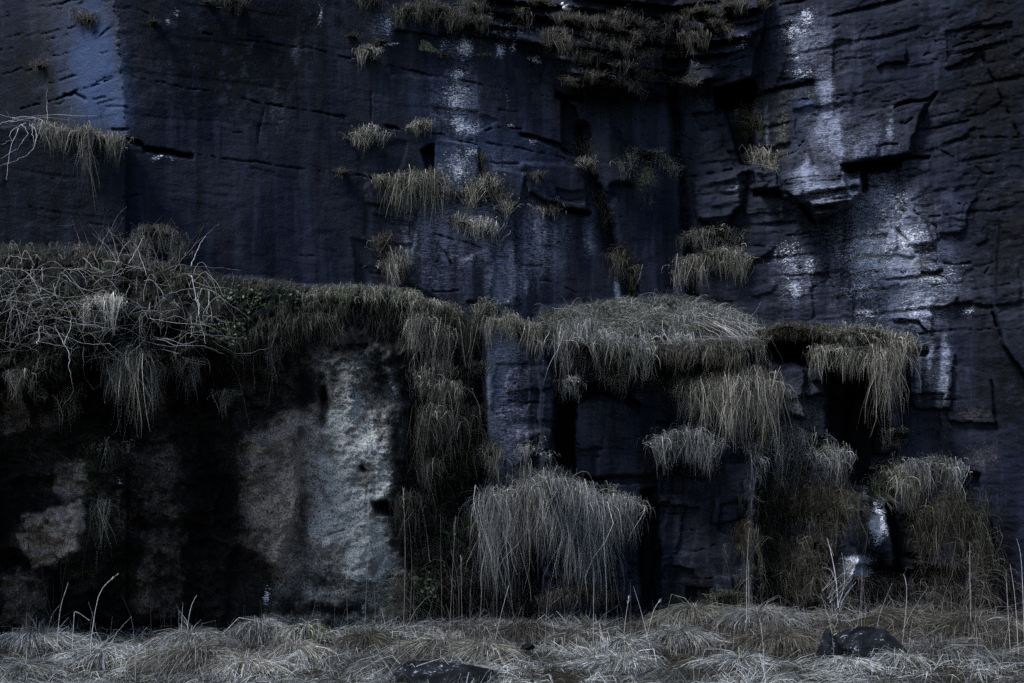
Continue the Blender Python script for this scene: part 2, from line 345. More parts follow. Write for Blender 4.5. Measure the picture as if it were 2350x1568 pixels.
shift([(2284, 700), (2300, 790), (2350, 860), (2700, 1000), (2700, 500), (2290, 500)], -.28, 4, .6)
crack([(2284, 718), (2298, 790), (2350, 862)], 4, .3)
shift([(2090, 480), (2115, 500), (2150, 560), (2090, 560), (2055, 520)], -.06, 3)
lip([(2115, 622), (2140, 625), (2165, 618)], 12, .2); lip([(2050, 735), (2080, 740)], 14, .2); lip([(2060, 728), (2110, 735), (2130, 760)], 14, .2)
# --- lower left: turf bank standing out over a hollow
BANK_T = [(-720, 545), (0, 562), (100, 572), (200, 562), (290, 592), (400, 602), (500, 632), (620, 642), (700, 657), (850, 657), (940, 667), (1000, 692), (1050, 704), (1105, 742)]
BANK_B = [(-720, 900), (0, 850), (120, 905), (230, 830), (330, 860), (440, 825), (560, 800), (690, 770), (740, 742), (860, 718), (960, 740), (1105, 760)]
bt = np.interp(UW, *np.array(BANK_T).T); bb = np.interp(UW, *np.array(BANK_B).T)
lft = sstep(1118, 1085, U + 6 * wu2)
f_out = np.interp(U, [-720, 520, 700, 900, 1110], [1.05, .95, .62, .60, .5])
bank = lft * (sstep(-4, 8, VW - bt) * .35 * f_out + (.65 * f_out + .25) * np.clip((VW - bt) / 130, 0, 1))
under = lft * sstep(-18, 26, VW - bb) * f_out * np.interp(U, [-720, 470, 600, 900, 1110], [.85, .80, .55, .45, .85])
lump = .26 * fbm(U / 55, V / 45, 4) + .10 * fbm(U / 18, V / 16, 3)
D -= bank - under - lft * sstep(0, 10, VW - bt) * lump
# grey buttress standing forward of the hollow
BUT = [(705, 800), (735, 775), (790, 780), (835, 760), (890, 800), (925, 900), (940, 1000), (915, 1080), (890, 1160), (925, 1250), (945, 1330), (930, 1440), (600, 1440), (640, 1330), (700, 1200), (690, 1080), (720, 940)]
BUTG = [(705, 790), (790, 775), (890, 800), (930, 900), (940, 1000), (915, 1080), (895, 1160), (925, 1250), (945, 1330), (930, 1460), (500, 1460), (540, 1250), (600, 1050), (660, 940)]
mb = pmask(BUTG, 22, 1.4, 1.5); D -= mb * (.22 + .10 * fbm(U / 90, V / 130, 3) + .022 * fbm(U / 16, V / 12, 4) + .014 * fbm(U / 5, V / 5, 3)); D -= .85 * mb * lft * sstep(0, 10, VW - bt) * lump
D += mb * .0012 * np.maximum(0, 800 - U)
crack([(880, 1195), (820, 1210), (740, 1235), (660, 1290)], 4, .12); crack([(800, 1345), (870, 1335), (905, 1325)], 4, .14)
crack([(735, 870), (745, 920), (738, 975)], 9, .22); crack([(815, 1360), (900, 1345)], 4, .14); crack([(840, 1180), (850, 1060), (835, 960)], 5, .06)
shift([(855, 1155), (905, 1155), (905, 1185), (860, 1180)], .3, 5)
TANB = [(20, 1180), (120, 1120), (195, 1135), (205, 1240), (160, 1290), (60, 1290), (20, 1240)]
shift(TANB, -.30, 22, 1.3); shift([(-40, 1310), (110, 1320), (130, 1460), (-40, 1460)], -.25, 14); shift([(300, 1040), (420, 1020), (440, 1440), (300, 1440)], -.22, 25)
shift([(545, 1010), (690, 980), (690, 1180), (640, 1320), (540, 1250)], -.25, 18)
# --- gully of plants, pillar, slot and lower blocks
shift([(930, 760), (1100, 745), (1112, 1000), (1115, 1450), (925, 1450), (940, 1100)], .0, 10)
shift([(1112, 745), (1235, 745), (1275, 880), (1272, 1120), (1200, 1150), (1118, 1150)], -.42, 8, .6)
LEDM = [(1232, 735), (1250, 712), (1340, 700), (1460, 684), (1560, 682), (1640, 704), (1710, 730), (1740, 745), (1730, 800), (1690, 830), (1480, 812), (1300, 800), (1240, 770)]
lm = pmask(LEDM, 8); ltop = np.interp(U, [1232, 1340, 1460, 1560, 1640, 1740], [730, 700, 684, 682, 704, 745])
D -= lm * (.30 + .62 * np.clip((V - ltop) / 70, 0, 1) + .2 * lump)
low2 = sstep(1236, 1246, UW) * sstep(1746, 1730, UW) * sstep(778, 800, VW); D -= low2 * .80
shift([(1277, 850), (1320, 860), (1318, 1110), (1280, 1110)], .38, 8, 1.0)
for kn in ([(1565, 880), (1660, 868), (1765, 880), (1770, 940), (1690, 960), (1590, 930)], [(1490, 1022), (1575, 985), (1640, 1030), (1620, 1070), (1520, 1070)], [(1285, 872), (1332, 868), (1335, 900), (1290, 905)], [(1120, 1150), (1250, 1105), (1380, 1150), (1465, 1165), (1460, 1220), (1130, 1230)]):
    shift(kn, -.52, 16, 1.2)
lip([(1325, 900), (1370, 875), (1420, 885), (1470, 925)], 32, .5, 8, .7)
shift([(1322, 915), (1460, 925), (1560, 960), (1500, 1090), (1322, 1100)], -.12, 6)
for pl, w, dp in [([(1322, 1040), (1400, 1030), (1500, 1045)], 2.4, .12), ([(1470, 925), (1500, 950), (1560, 940)], 3, .16), ([(1390, 960), (1378, 1040)], 2, .08),
                  ([(1130, 885), (1170, 895), (1190, 870)], 2.6, .12), ([(1140, 950), (1175, 948)], 2.6, .1), ([(1480, 1260), (1560, 1275), (1640, 1250)], 3, .14),
                  ([(1380, 1290), (1460, 1295)], 6, .3), ([(1400, 1330), (1480, 1320)], 4, .2), ([(1505, 1100), (1498, 1230), (1510, 1380)], 6, .2), ([(1720, 1050), (1712, 1200), (1718, 1380)], 7, .3),
                  ([(1560, 1330), (1640, 1325)], 3, .15), ([(1660, 1170), (1675, 1185)], 3, .14)]:
    crack(pl, w, dp)
shift([(1470, 1130), (1500, 1120), (1500, 1440), (1470, 1440)], .2, 8, 1.4)
shift([(1510, 1060), (1715, 1060), (1715, 1440), (1515, 1440)], -.12, 6)
LEDR = [(1735, 752), (1850, 745), (1980, 752), (2080, 770), (2090, 790), (2070, 800), (1960, 802), (1860, 790), (1740, 785)]
D -= pmask(LEDR, 6) * (.95 + .2 * lump)
D -= pmask([(1862, 798), (1960, 806), (2085, 798), (2085, 830), (1980, 838), (1868, 828)], 5) * (.85 + .2 * lump)
shift([(1745, 825), (1900, 840), (1905, 1010), (1780, 1020), (1745, 900)], -.70, 10, 1.4)
shift([(1900, 850), (1995, 850), (2050, 1000), (2060, 1180), (1920, 1150), (1905, 1000)], .25, 14, 1.5)
shift([(2000, 830), (2060, 830), (2075, 1000), (2045, 1000)], -.40, 7)
shift([(1720, 1050), (1930, 1040), (1990, 1150), (1960, 1450), (1720, 1450)], -.80, 16, 1.5)
shift([(1940, 1130), (2040, 1150), (2060, 1280), (2050, 1450), (1900, 1450), (1960, 1280)], -.62, 10)
shift([(2060, 1070), (2180, 1060), (2260, 1180), (2270, 1450), (2080, 1450), (2070, 1250)], -.65, 14)
crack([(1985, 1170), (2005, 1168), (2020, 1175)], 3, .14); crack([(1930, 1320), (1990, 1318)], 4, .18)
shift([(2200, 1080), (2250, 1090), (2245, 1320), (2205, 1320)], .12, 5)
fr_ = np.random.default_rng(21)
def bed_slope(u, v): return (VH - v) / 14.2 * np.interp(u, [290, 1500, 1600, 2350], [.0018, .0018, -.0027, -.0027])
for k in range(230):
    if k < 150: u, v, L, dpt = 1580 + 800 * fr_.random(), -10 + 790 * fr_.random(), 12 + 120 * fr_.random() ** 2.5, .03 + .06 * fr_.random() ** 2
    elif k < 185: u, v, L, dpt = 20 + 1350 * fr_.random(), -10 + 640 * fr_.random(), 10 + 60 * fr_.random() ** 2, .02 + .04 * fr_.random()
    else: u, v, L, dpt = 1115 + 1150 * fr_.random(), 830 + 570 * fr_.random(), 14 + 60 * fr_.random() ** 2, .05 + .10 * fr_.random()
    m_ = bed_slope(u, v); j1, j2 = fr_.normal(0, 3, 2)
    lip([(u, v), (u + L * .4, v + m_ * L * .4 + j1), (u + L, v + m_ * L + j2)], 2.5 + 5.5 * fr_.random() ** 2, dpt, 2)
for k in range(34):
    u, v, L = 265 * fr_.random(), -5 + 300 * fr_.random(), 8 + 40 * fr_.random() ** 2; m_ = -(VH - v) / 13.2 * .0034
    lip([(u, v), (u + L * .5, v + m_ * L * .5 + fr_.normal(0, 2)), (u + L, v + m_ * L)], 3 + 4 * fr_.random(), .03 + .04 * fr_.random(), 2)
for k in range(150):
    if k < 85: u, v, w_, h_, dz = 1115 + 1150 * fr_.random(), 820 + 580 * fr_.random(), 18 + 50 * fr_.random(), 14 + 50 * fr_.random(), fr_.normal(0, .09)
    elif k < 130: u, v, w_, h_, dz = 1590 + 720 * fr_.random(), 760 * fr_.random(), 20 + 60 * fr_.random(), 10 + 40 * fr_.random(), fr_.normal(0, .035)
    else: u, v, w_, h_, dz = 860 + 500 * fr_.random(), 100 + 560 * fr_.random(), 20 + 50 * fr_.random(), 14 + 40 * fr_.random(), fr_.normal(0, .03)
    m_ = bed_slope(u, v); q_ = fr_.normal(0, 7, 8)
    shift([(u - w_ + q_[0], v - h_ - m_ * w_ + q_[1]), (u + w_ + q_[2], v - h_ + m_ * w_ + q_[3]), (u + w_ * .8 + q_[4], v + h_ + m_ * w_ + q_[5]), (u - w_ * .9 + q_[6], v + h_ - m_ * w_ + q_[7])], dz, 2.5, 1.3)
D = np.clip(D, 9.5, 18)

def samp(A, u, v):
    i = np.clip(np.searchsorted(us, u) - 1, 0, len(us) - 2); j = np.clip(np.searchsorted(vs_, v) - 1, 0, len(vs_) - 2)
    a = np.clip((u - us[i]) / (us[i + 1] - us[i]), 0, 1); b = np.clip((v - vs_[j]) / (vs_[j + 1] - vs_[j]), 0, 1)
    return (A[j, i] * (1 - a) + A[j, i + 1] * a) * (1 - b) + (A[j + 1, i] * (1 - a) + A[j + 1, i + 1] * a) * b
def dep(u, v): return samp(D, u, v)

# ------------------------------------------------------------------ masks on the rock: stains and growths, with painted shade, sheen and lit blue
def blobs(lst, p=1.05):
    M = np.zeros(U.shape)
    for (u, v, ru, rv, s) in lst:
        sl = box_of([(u, v)], max(ru, rv) * 2.2)
        sl = (slice(np.searchsorted(vs_, v - rv * 2.2), np.searchsorted(vs_, v + rv * 2.2)), slice(np.searchsorted(us, u - ru * 2.2), np.searchsorted(us, u + ru * 2.2)))
        A = (UW[sl] + .5 * HU[sl] * min(1, ru / 20) - u) / ru; B = (VW[sl] + .6 * HV[sl] * min(1, rv / 20) - v) / rv
        M[sl] = np.maximum(M[sl], s * np.exp(-((A * A + B * B) ** p)))
    return M
LICH = blobs([(884, 60, 28, 36, .75), (897, 100, 26, 7, .9), (1067, 110, 24, 34, 1.0), (1147, 117, 17, 26, .95), (1177, 107, 12, 24, .7), (1014, 100, 22, 24, .6),
    (1227, 140, 17, 14, .85), (1050, 170, 30, 22, .72), (1050, 225, 36, 62, .80), (1062, 285, 42, 34, .92), (1050, 385, 50, 62, .74), (1080, 350, 22, 16, .8), (1005, 395, 10, 30, .72), (1160, 230, 8, 60, .52), (1173, 288, 20, 6, .8),
    (1227, 323, 24, 14, .66), (1150, 62, 100, 42, .60), (1040, 38, 40, 22, .55), (733, 33, 8, 32, .75), (383, 48, 10, 10, .8), (406, 26, 18, 16, .6), (360, 363, 20, 9, .8), (395, 368, 14, 7, .65),
    (1820, 67, 50, 38, .74), (1853, 35, 22, 26, .78), (1827, 127, 18, 28, .70), (1840, 167, 46, 20, .72), (1710, 85, 24, 13, .75), (1707, 105, 16, 8, .75), (1600, 145, 14, 12, .65),
    (2000, 585, 74, 84, .95), (2087, 550, 66, 46, .80), (1977, 665, 56, 34, .82), (2100, 705, 90, 60, .70), (1993, 722, 46, 22, .8), (1820, 665, 28, 30, .76), (1807, 595, 46, 66, .62),
    (1857, 612, 24, 34, .7), (2220, 715, 24, 12, .7), (2040, 470, 66, 70, .66), (2020, 440, 40, 40, .55), (2150, 640, 90, 60, .6), (1600, 400, 1, 1, 0), (1040, 590, 30, 16, .55),
    (899, 900, 12, 20, .75), (890, 880, 8, 10, .8), (2014, 1205, 28, 54, 1.2), (1985, 1130, 16, 30, .7), (1965, 1285, 44, 18, 1.05), (1975, 1315, 40, 22, 1.0), (1870, 1050, 1, 1, 0), (2005, 950, 10, 14, .75), (2000, 900, 14, 14, .5), (2050, 890, 16, 16, .5), (1880, 880, 1, 1, 0),
    (615, 1370, 12, 26, .95), (120, 1270, 60, 12, .45), (820, 1050, 80, 40, .46), (760, 1160, 60, 50, .42), (870, 1040, 16, 24, .7), (275, 1105, 14, 16, .6), (1380, 820, 1, 1, 0), (1335, 700, 1, 1, 0), (1080, 596, 22, 8, .62), (838, 1400, 8, 14, .8)])
WASH_SHEEN = blobs([(1880, 440, 80, 46, .6), (1860, 400, 60, 30, .5), (1960, 350, 150, 90, .35), (2010, 520, 150, 110, .5), (2060, 660, 150, 110, .5), (1060, 240, 45, 110, .5), (1850, 90, 70, 80, .45), (1900, 300, 60, 90, .5), (2150, 860, 70, 70, .3), (1050, 535, 150, 100, .5), (1235, 560, 60, 100, .45), (1000, 640, 80, 60, .35), (1135, 850, 70, 110, .9), (1160, 1000, 60, 120, .6), (1080, 500, 60, 40, .5), (1897, 207, 24, 56, .75), (1900, 250, 18, 26, 1.0), (1920, 320, 20, 62, 1.0), (1850, 390, 13, 34, .85), (1938, 410, 9, 44, .95), (1760, 290, 6, 66, .7), (2040, 300, 10, 56, .6), (1930, 440, 50, 40, .5),  # mineral wash, with the broad wet sheen painted in as pale colour
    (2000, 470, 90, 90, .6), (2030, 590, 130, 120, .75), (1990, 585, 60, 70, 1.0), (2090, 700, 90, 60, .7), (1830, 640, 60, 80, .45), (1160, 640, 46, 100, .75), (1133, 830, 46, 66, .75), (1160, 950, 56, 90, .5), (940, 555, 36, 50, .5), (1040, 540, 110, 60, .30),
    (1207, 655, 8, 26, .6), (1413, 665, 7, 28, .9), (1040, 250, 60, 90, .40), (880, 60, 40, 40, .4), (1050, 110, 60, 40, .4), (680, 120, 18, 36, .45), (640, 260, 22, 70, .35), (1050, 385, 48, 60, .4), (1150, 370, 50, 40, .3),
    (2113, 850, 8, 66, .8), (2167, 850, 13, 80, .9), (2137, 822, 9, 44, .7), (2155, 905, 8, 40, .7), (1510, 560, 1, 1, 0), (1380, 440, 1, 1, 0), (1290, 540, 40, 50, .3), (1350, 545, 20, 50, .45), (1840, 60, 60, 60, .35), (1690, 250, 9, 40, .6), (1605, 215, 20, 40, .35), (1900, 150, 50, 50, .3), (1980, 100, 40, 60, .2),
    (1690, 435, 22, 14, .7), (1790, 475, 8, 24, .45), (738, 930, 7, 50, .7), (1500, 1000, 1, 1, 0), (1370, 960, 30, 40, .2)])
BLUE = blobs([(215, 150, 90, 200, .85), (265, 240, 50, 110, .85), (1854, 245, 12, 24, .7), (1830, 235, 10, 20, .6), (1660, 440, 70, 70, .3), (1100, 350, 170, 120, .55), (1160, 800, 60, 250, .5), (2130, 850, 60, 90, .4), (1690, 130, 70, 60, .4), (1000, 220, 240, 90, .35), (2150, 590, 40, 50, .4), (1420, 250, 100, 120, .3), (1200, 560, 120, 120, .35), (1880, 420, 80, 70, .3), (1620, 260, 50, 80, .35), (500, 480, 400, 110, .22)])  # left facet entries paint in its lit blue; the rest tint the rock
TAN = blobs([(117, 1232, 82, 56, 1.0), (157, 1112, 46, 62, .62), (33, 966, 60, 70, .55), (110, 970, 60, 40, .4), (40, 1350, 90, 60, .48), (350, 1240, 40, 130, .40), (340, 1390, 60, 50, .42), (620, 1080, 70, 100, .50), (640, 1230, 70, 100, .45), (420, 1180, 40, 60, .25), (700, 1260, 50, 80, .35), (880, 960, 30, 120, .4), (270, 1150, 14, 40, .5), (1840, 1000, 60, 60, .3), (1770, 930, 30, 60, .4), (2250, 1050, 60, 50, .4), (2240, 950, 50, 40, .35)])
TAN = np.maximum.reduce([TAN * .8, 1.0 * pmask([(60, 1190), (125, 1170), (190, 1150), (205, 1215), (170, 1262), (130, 1280), (70, 1292), (40, 1240)], 20, 1.2, 1.5), .5 * pmask([(125, 1070), (160, 1048), (200, 1060), (205, 1120), (180, 1140), (120, 1130)], 7, 1, 1.2), .42 * pmask([(0, 900), (60, 905), (75, 960), (40, 1010), (0, 1000)], 7, 1, 1.3), .55 * pmask([(550, 1010), (660, 930), (770, 900), (760, 1300), (640, 1350), (550, 1240)], 42, 1.4, 1.6), .36 * pmask([(0, 1310), (70, 1300), (110, 1400), (60, 1440), (0, 1430)], 8, 1, 1.4), .3 * pmask([(330, 1090), (380, 1060), (420, 1180), (420, 1420), (310, 1430), (320, 1240)], 9, 1, 1.8)])
GREY = blobs([(815, 1040, 62, 180, 1.0), (830, 1200, 90, 160, .92), (750, 1060, 60, 150, .62), (770, 860, 34, 90, .35), (720, 1300, 90, 90, .55), (885, 1050, 36, 120, .6), (1840, 930, 60, 70, .42), (1810, 900, 50, 40, .4), (855, 1380, 90, 40, .5), (1960, 1300, 60, 40, .5), (1660, 880, 60, 60, .15)])
GREY = np.maximum(GREY * .85, .45 * pmask(BUT, 22, 1.4, 1.4)); GREY = np.maximum(GREY, .95 * pmask([(760, 935), (800, 915), (840, 940), (870, 1000), (885, 1100), (880, 1200), (905, 1290), (870, 1340), (780, 1330), (720, 1240), (740, 1100), (735, 960)], 12, 1.4, 1.6))
OCH = blobs([(983, 108, 30, 18, 0), (1795, 290, 20, 90, .55), (1810, 215, 40, 14, .45), (1855, 215, 16, 14, .5), (1484, 400, 30, 36, .75), (1470, 420, 14, 50, .5), (2105, 600, 34, 8, .7), (2100, 636, 30, 6, .7), (1935, 470, 34, 8, .4), (1490, 460, 10, 30, .4), (1115, 128, 26, 6, .6)])
OCH = np.maximum(OCH, .95 * pmask([(965, 90), (959, 116), (1010, 123), (985, 97)], 2, .3))
hz = lft * sstep(-10, 40, VW - bb); TAN = np.maximum(TAN, hz * (.17 + .30 * fbm(U / 120 + 4, V / 150, 4)))
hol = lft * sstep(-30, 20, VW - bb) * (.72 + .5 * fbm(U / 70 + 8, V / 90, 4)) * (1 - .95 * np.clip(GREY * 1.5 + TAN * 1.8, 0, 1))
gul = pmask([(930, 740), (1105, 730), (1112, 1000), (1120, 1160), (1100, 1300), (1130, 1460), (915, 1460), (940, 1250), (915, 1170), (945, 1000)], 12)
ALG_SHADE = np.maximum.reduce([hol * .95, gul * .95,  # black algae, plus painted shade in hollow, slots and outer walls
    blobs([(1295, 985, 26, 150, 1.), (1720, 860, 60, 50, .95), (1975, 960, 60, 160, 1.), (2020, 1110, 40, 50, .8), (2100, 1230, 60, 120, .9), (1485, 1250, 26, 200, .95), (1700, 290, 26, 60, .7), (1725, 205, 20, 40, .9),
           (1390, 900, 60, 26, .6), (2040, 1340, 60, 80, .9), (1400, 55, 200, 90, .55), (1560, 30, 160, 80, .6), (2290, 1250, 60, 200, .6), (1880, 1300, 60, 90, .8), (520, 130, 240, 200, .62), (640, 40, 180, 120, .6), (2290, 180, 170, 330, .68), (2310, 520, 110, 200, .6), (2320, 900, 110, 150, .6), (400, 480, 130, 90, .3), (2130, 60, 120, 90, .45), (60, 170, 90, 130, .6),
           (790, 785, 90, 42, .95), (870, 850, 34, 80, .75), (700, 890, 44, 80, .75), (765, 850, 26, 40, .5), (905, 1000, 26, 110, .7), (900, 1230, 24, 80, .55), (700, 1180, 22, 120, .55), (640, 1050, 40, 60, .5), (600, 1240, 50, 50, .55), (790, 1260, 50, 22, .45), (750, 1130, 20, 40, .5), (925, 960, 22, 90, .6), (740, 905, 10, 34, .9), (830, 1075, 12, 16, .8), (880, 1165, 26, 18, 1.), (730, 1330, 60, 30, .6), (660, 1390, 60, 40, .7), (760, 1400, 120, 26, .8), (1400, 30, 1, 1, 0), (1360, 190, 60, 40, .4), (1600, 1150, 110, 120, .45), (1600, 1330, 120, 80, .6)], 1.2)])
MOSS = blobs([(210, 1080, 30, 110, .55), (240, 1220, 60, 70, .45), (190, 1310, 50, 40, .5), (450, 980, 60, 50, .3), (490, 1180, 40, 60, .35), (1710, 285, 22, 40, .8), (1740, 285, 20, 30, .8), (1860, 1060, 60, 40, .3), (2020, 1120, 60, 30, .5), (1560, 1380, 60, 30, .5), (900, 1390, 60, 40, .5), (1050, 1060, 40, 200, .3), (560, 850, 120, 40, .4), (300, 1330, 60, 60, .4)])
bankm = lft * sstep(-2, 10, VW - bt) * sstep(30, -10, VW - bb)
ALG_SHADE = np.maximum(ALG_SHADE, np.maximum.reduce([bankm, lm, pmask(LEDR, 6)]) * .7); MOSS = np.maximum(MOSS, np.maximum.reduce([bankm, lm, pmask(LEDR, 6)]) * .28)
LICH = np.where(LICH > .05, LICH + .135, LICH); WASH_SHEEN = np.clip(WASH_SHEEN * 1.25, 0, 1.1); MA = np.stack([LICH, WASH_SHEEN, TAN], -1); MB = np.stack([ALG_SHADE, MOSS, GREY], -1); MD = np.stack([np.clip(np.maximum(hz * 1.0, gul), 0, 1), 0 * OCH, 0 * OCH], -1)
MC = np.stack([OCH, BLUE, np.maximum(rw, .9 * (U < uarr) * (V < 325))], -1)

# ------------------------------------------------------------------ cut the grid into walls, outcrops and blocks
PT = P(U, V, D); NV, NU = U.shape
idx = np.arange(NV * NU).reshape(NV, NU)
QUADS = np.stack([idx[:-1, :-1], idx[1:, :-1], idx[1:, 1:], idx[:-1, 1:]], -1).reshape(-1, 4)
cu = ((UW[:-1, :-1] + UW[1:, 1:]) / 2).ravel(); cv = ((VW[:-1, :-1] + VW[1:, 1:]) / 2).ravel()
ru_ = ((U[:-1, :-1] + U[1:, 1:]) / 2).ravel(); rv_ = ((V[:-1, :-1] + V[1:, 1:]) / 2).ravel()
corner = np.interp(rv_, [0, 190, 350, 520, 690, 760, 1600], [1530, 1540, 1558, 1572, 1592, 1600, 1600])
LAB = np.where(ru_ < corner, 0, 1)
btl = np.interp(cu, *np.array(BANK_T).T)
LAB[(cu < 930) & (cv > btl)] = 2                                          # bank and hollow, lower left
LAB[(cu >= 930) & (cu < 1114) & (cv > np.maximum(btl, 690))] = 3
LAB[(cu >= 1114) & (cu < 1240) & (cv > 742)] = 4
LAB[(cu >= 1240) & (cu < 1735) & (cv > 690) & inside(LEDM + [], cu, cv)] = 5
LAB[(cu >= 1240) & (cu < 1728) & (cv > 780)] = 5
LAB[((cu >= 1728) & (cu < 2085) & (cv > 800)) | inside(LEDR, cu, cv) | ((cu >= 1728) & (cu < 2270) & (cv > 1060))] = 6
BLOCKS = {10: (0, [(997, 318), (1098, 334), (1100, 442), (1040, 445), (996, 440)]), 11: (0, [(1196, 380), (1245, 372), (1340, 380), (1350, 485), (1260, 465), (1215, 440)]),
          12: (0, [(1360, 200), (1425, 335), (1455, 420), (1395, 420), (1350, 290)]), 13: (1, [(1590, 30), (1765, -30), (1745, 95), (1728, 178), (1645, 205), (1580, 190)]),
          14: (1, [(1735, 392), (1780, 388), (1786, 432), (1738, 436)]), 15: (1, [(1590, 415), (1700, 395), (1708, 470), (1660, 530), (1600, 500)]), 16: (1, NOSE),
          17: (2, BUT), 18: (2, TANB), 19: (5, [(1322, 915), (1460, 925), (1560, 960), (1500, 1090), (1322, 1100)]), 20: (5, [(1515, 1060), (1715, 1060), (1715, 1440), (1515, 1440)]),
          21: (6, [(1745, 825), (1900, 840), (1905, 1010), (1780, 1020), (1745, 900)]), 22: (6, [(1940, 1130), (2040, 1150), (2060, 1280), (2050, 1450), (1900, 1450), (1960, 1280)]),
          23: (1, [(2284, 700), (2300, 790), (2350, 860), (2700, 1000), (2700, 500), (2290, 500)])}
for k, (par, pl) in BLOCKS.items(): LAB[inside(pl, cu, cv) & (LAB == par)] = k
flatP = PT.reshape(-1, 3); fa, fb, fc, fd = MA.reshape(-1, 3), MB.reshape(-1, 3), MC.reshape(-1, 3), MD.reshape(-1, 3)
def cut(name, k, parent=None):
    q = QUADS[LAB == k]; ids, inv = np.unique(q, return_inverse=True)
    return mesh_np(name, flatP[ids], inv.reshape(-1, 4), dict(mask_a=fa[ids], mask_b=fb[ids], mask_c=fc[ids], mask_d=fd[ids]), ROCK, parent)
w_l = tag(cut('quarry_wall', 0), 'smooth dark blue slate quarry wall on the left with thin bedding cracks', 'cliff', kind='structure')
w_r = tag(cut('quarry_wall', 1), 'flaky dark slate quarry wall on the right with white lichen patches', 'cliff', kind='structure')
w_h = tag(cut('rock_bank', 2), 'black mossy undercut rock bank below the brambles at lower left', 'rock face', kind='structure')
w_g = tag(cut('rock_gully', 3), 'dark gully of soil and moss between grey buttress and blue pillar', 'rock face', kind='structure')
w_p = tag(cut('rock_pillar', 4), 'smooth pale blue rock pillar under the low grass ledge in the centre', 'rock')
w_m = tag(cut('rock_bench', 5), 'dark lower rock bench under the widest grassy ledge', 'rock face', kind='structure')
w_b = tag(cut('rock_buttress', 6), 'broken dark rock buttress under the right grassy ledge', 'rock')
for k, (par, pl) in BLOCKS.items():
    pw = {0: w_l, 1: w_r, 2: w_h, 5: w_m, 6: w_b}[par]
    o = cut('rock_outcrop' if k in (16, 17) else 'rock_block', k, pw)
    if k == 16: o['label'] = 'bulging pale streaked rock nose with black shadow below'
    if k == 17: o['label'] = 'pale grey rough rock buttress face'
    if k == 18: o['label'] = 'tan lit rough rock patch'

# ------------------------------------------------------------------ ground
MOUNDS = []   # (x, y, radius, height) filled from the tussock table
TUSS = [  # u, v(top), half width px, depth, height m, green, label
    (95, 1462, 105, 11.6, .26, .10, 'pale flattened grass tussock at the bottom left corner, nearest the left edge'),
    (225, 1500, 95, 10.4, .22, .12, 'pale matted grass tussock at lower left, second from the left edge'),
    (60, 1535, 90, 9.7, .20, .10, 'bleached grass tussock cut by the bottom left corner of the picture'),
    (435, 1462, 95, 11.2, .36, .12, 'broad domed grey grass tussock in front of the black hollow'),
    (430, 1500, 120, 10.2, .34, .06, 'large domed straw tussock at the bottom, left of the mossy mound'),
    (600, 1432, 70, 11.9, .40, .14, 'rounded straw tussock against the foot of the grey buttress'),
    (700, 1442, 62, 11.6, .36, .75, 'small mossy green topped tussock beside the rounded straw one'),
    (690, 1490, 80, 10.6, .32, .05, 'drooping straw tussock just below the mossy mound'),
    (570, 1525, 90, 9.9, .26, .05, 'long haired straw tussock at bottom edge, left of the half buried stone'),
    (860, 1462, 85, 11.4, .24, .12, 'low brownish tussock left of centre behind the half buried stone'),
    (1000, 1478, 100, 11.0, .26, .20, 'flattened swirling straw tussock just behind the half buried stone'),
    (1120, 1490, 90, 10.7, .24, .18, 'flattened tussock right of the swirling one near the half buried stone'),
    (1210, 1440, 70, 12.4, .24, .06, 'brown tussock at cliff foot below the largest hanging grass'),
    (1330, 1455, 70, 11.9, .34, .05, 'pale rounded tussock in bottom centre, right of the brown one'),
    (1440, 1475, 75, 11.2, .26, .05, 'bleached low tussock in bottom centre below the dark rock bench'),
    (1400, 1520, 95, 10.2, .20, .12, 'low grey tussock near bottom edge right of centre'),
    (1590, 1402, 90, 12.6, .46, .25, 'high straw mound at cliff foot below the dark square rock'),
    (1560, 1455, 90, 11.6, .30, .08, 'pale swirling tussock in front of the high straw mound'),
    (1740, 1412, 100, 12.2, .40, .16, 'brown grey tussock behind the bare sapling on its left'),
    (1790, 1462, 100, 11.2, .34, .12, 'wide brown tussock left of the dark boulder'),
    (2080, 1405, 95, 12.2, .40, .15, 'flattened brown tussock behind the dark boulder'),
    (2230, 1420, 100, 11.8, .36, .12, 'brown tussock near the right edge, right of the boulder'),
    (2180, 1490, 100, 10.6, .26, .06, 'grey tussock in front of the boulder towards the right edge'),
    (1950, 1522, 70, 10.1, .2, .06, 'pale low tussock right in front of the dark boulder'),
    (2075, 1512, 60, 10.2, .2, .05, 'pale low tussock at the right end of the dark boulder'),
    (1700, 1520, 100, 10.2, .22, .05, 'pale grey tussock at bottom edge below the bare sapling')]
for (u, v, hw, d, h, g, lab) in TUSS:
    MOUNDS.append(((u - UC) * d / FPX, d, hw * d / FPX, h, CAMZ + (VH - v) * d / FPX + .07))
def gbase(x, y):
    b = .05 * fbm(x * .7 + 3, y * .7, 3) + .03 * fbm(x * 2.3, y * 2.3, 3)
    b = b + .20 * sstep(1.2, 3.0, x) * sstep(10.8, 12.6, y) + .06 * sstep(11.5, 13, y)
    return b
def gh(x, y):
    b = gbase(x, y)
    for (mx, my, r, h, zt) in MOUNDS:
        q = np.hypot((x - mx) / r, (y - my) / (r * .8)); b = np.maximum(b, np.where(q < 1.3, (zt - .05) * (1 - (q / 1.3) ** 2) + b * (q / 1.3) ** 2, -9))
    return b
gx = np.concatenate([[-300, -120, -60, -30, -18, -12, -9], np.arange(-8, 8.01, .07), [9, 12, 18, 30, 60, 120, 300]])
gy = np.concatenate([[-300, -120, -60, -30, -15, -8, -3, 0, 3, 5, 6.5, 7.5], np.arange(8, 15.5, .07), [17, 20, 40, 100, 300]])
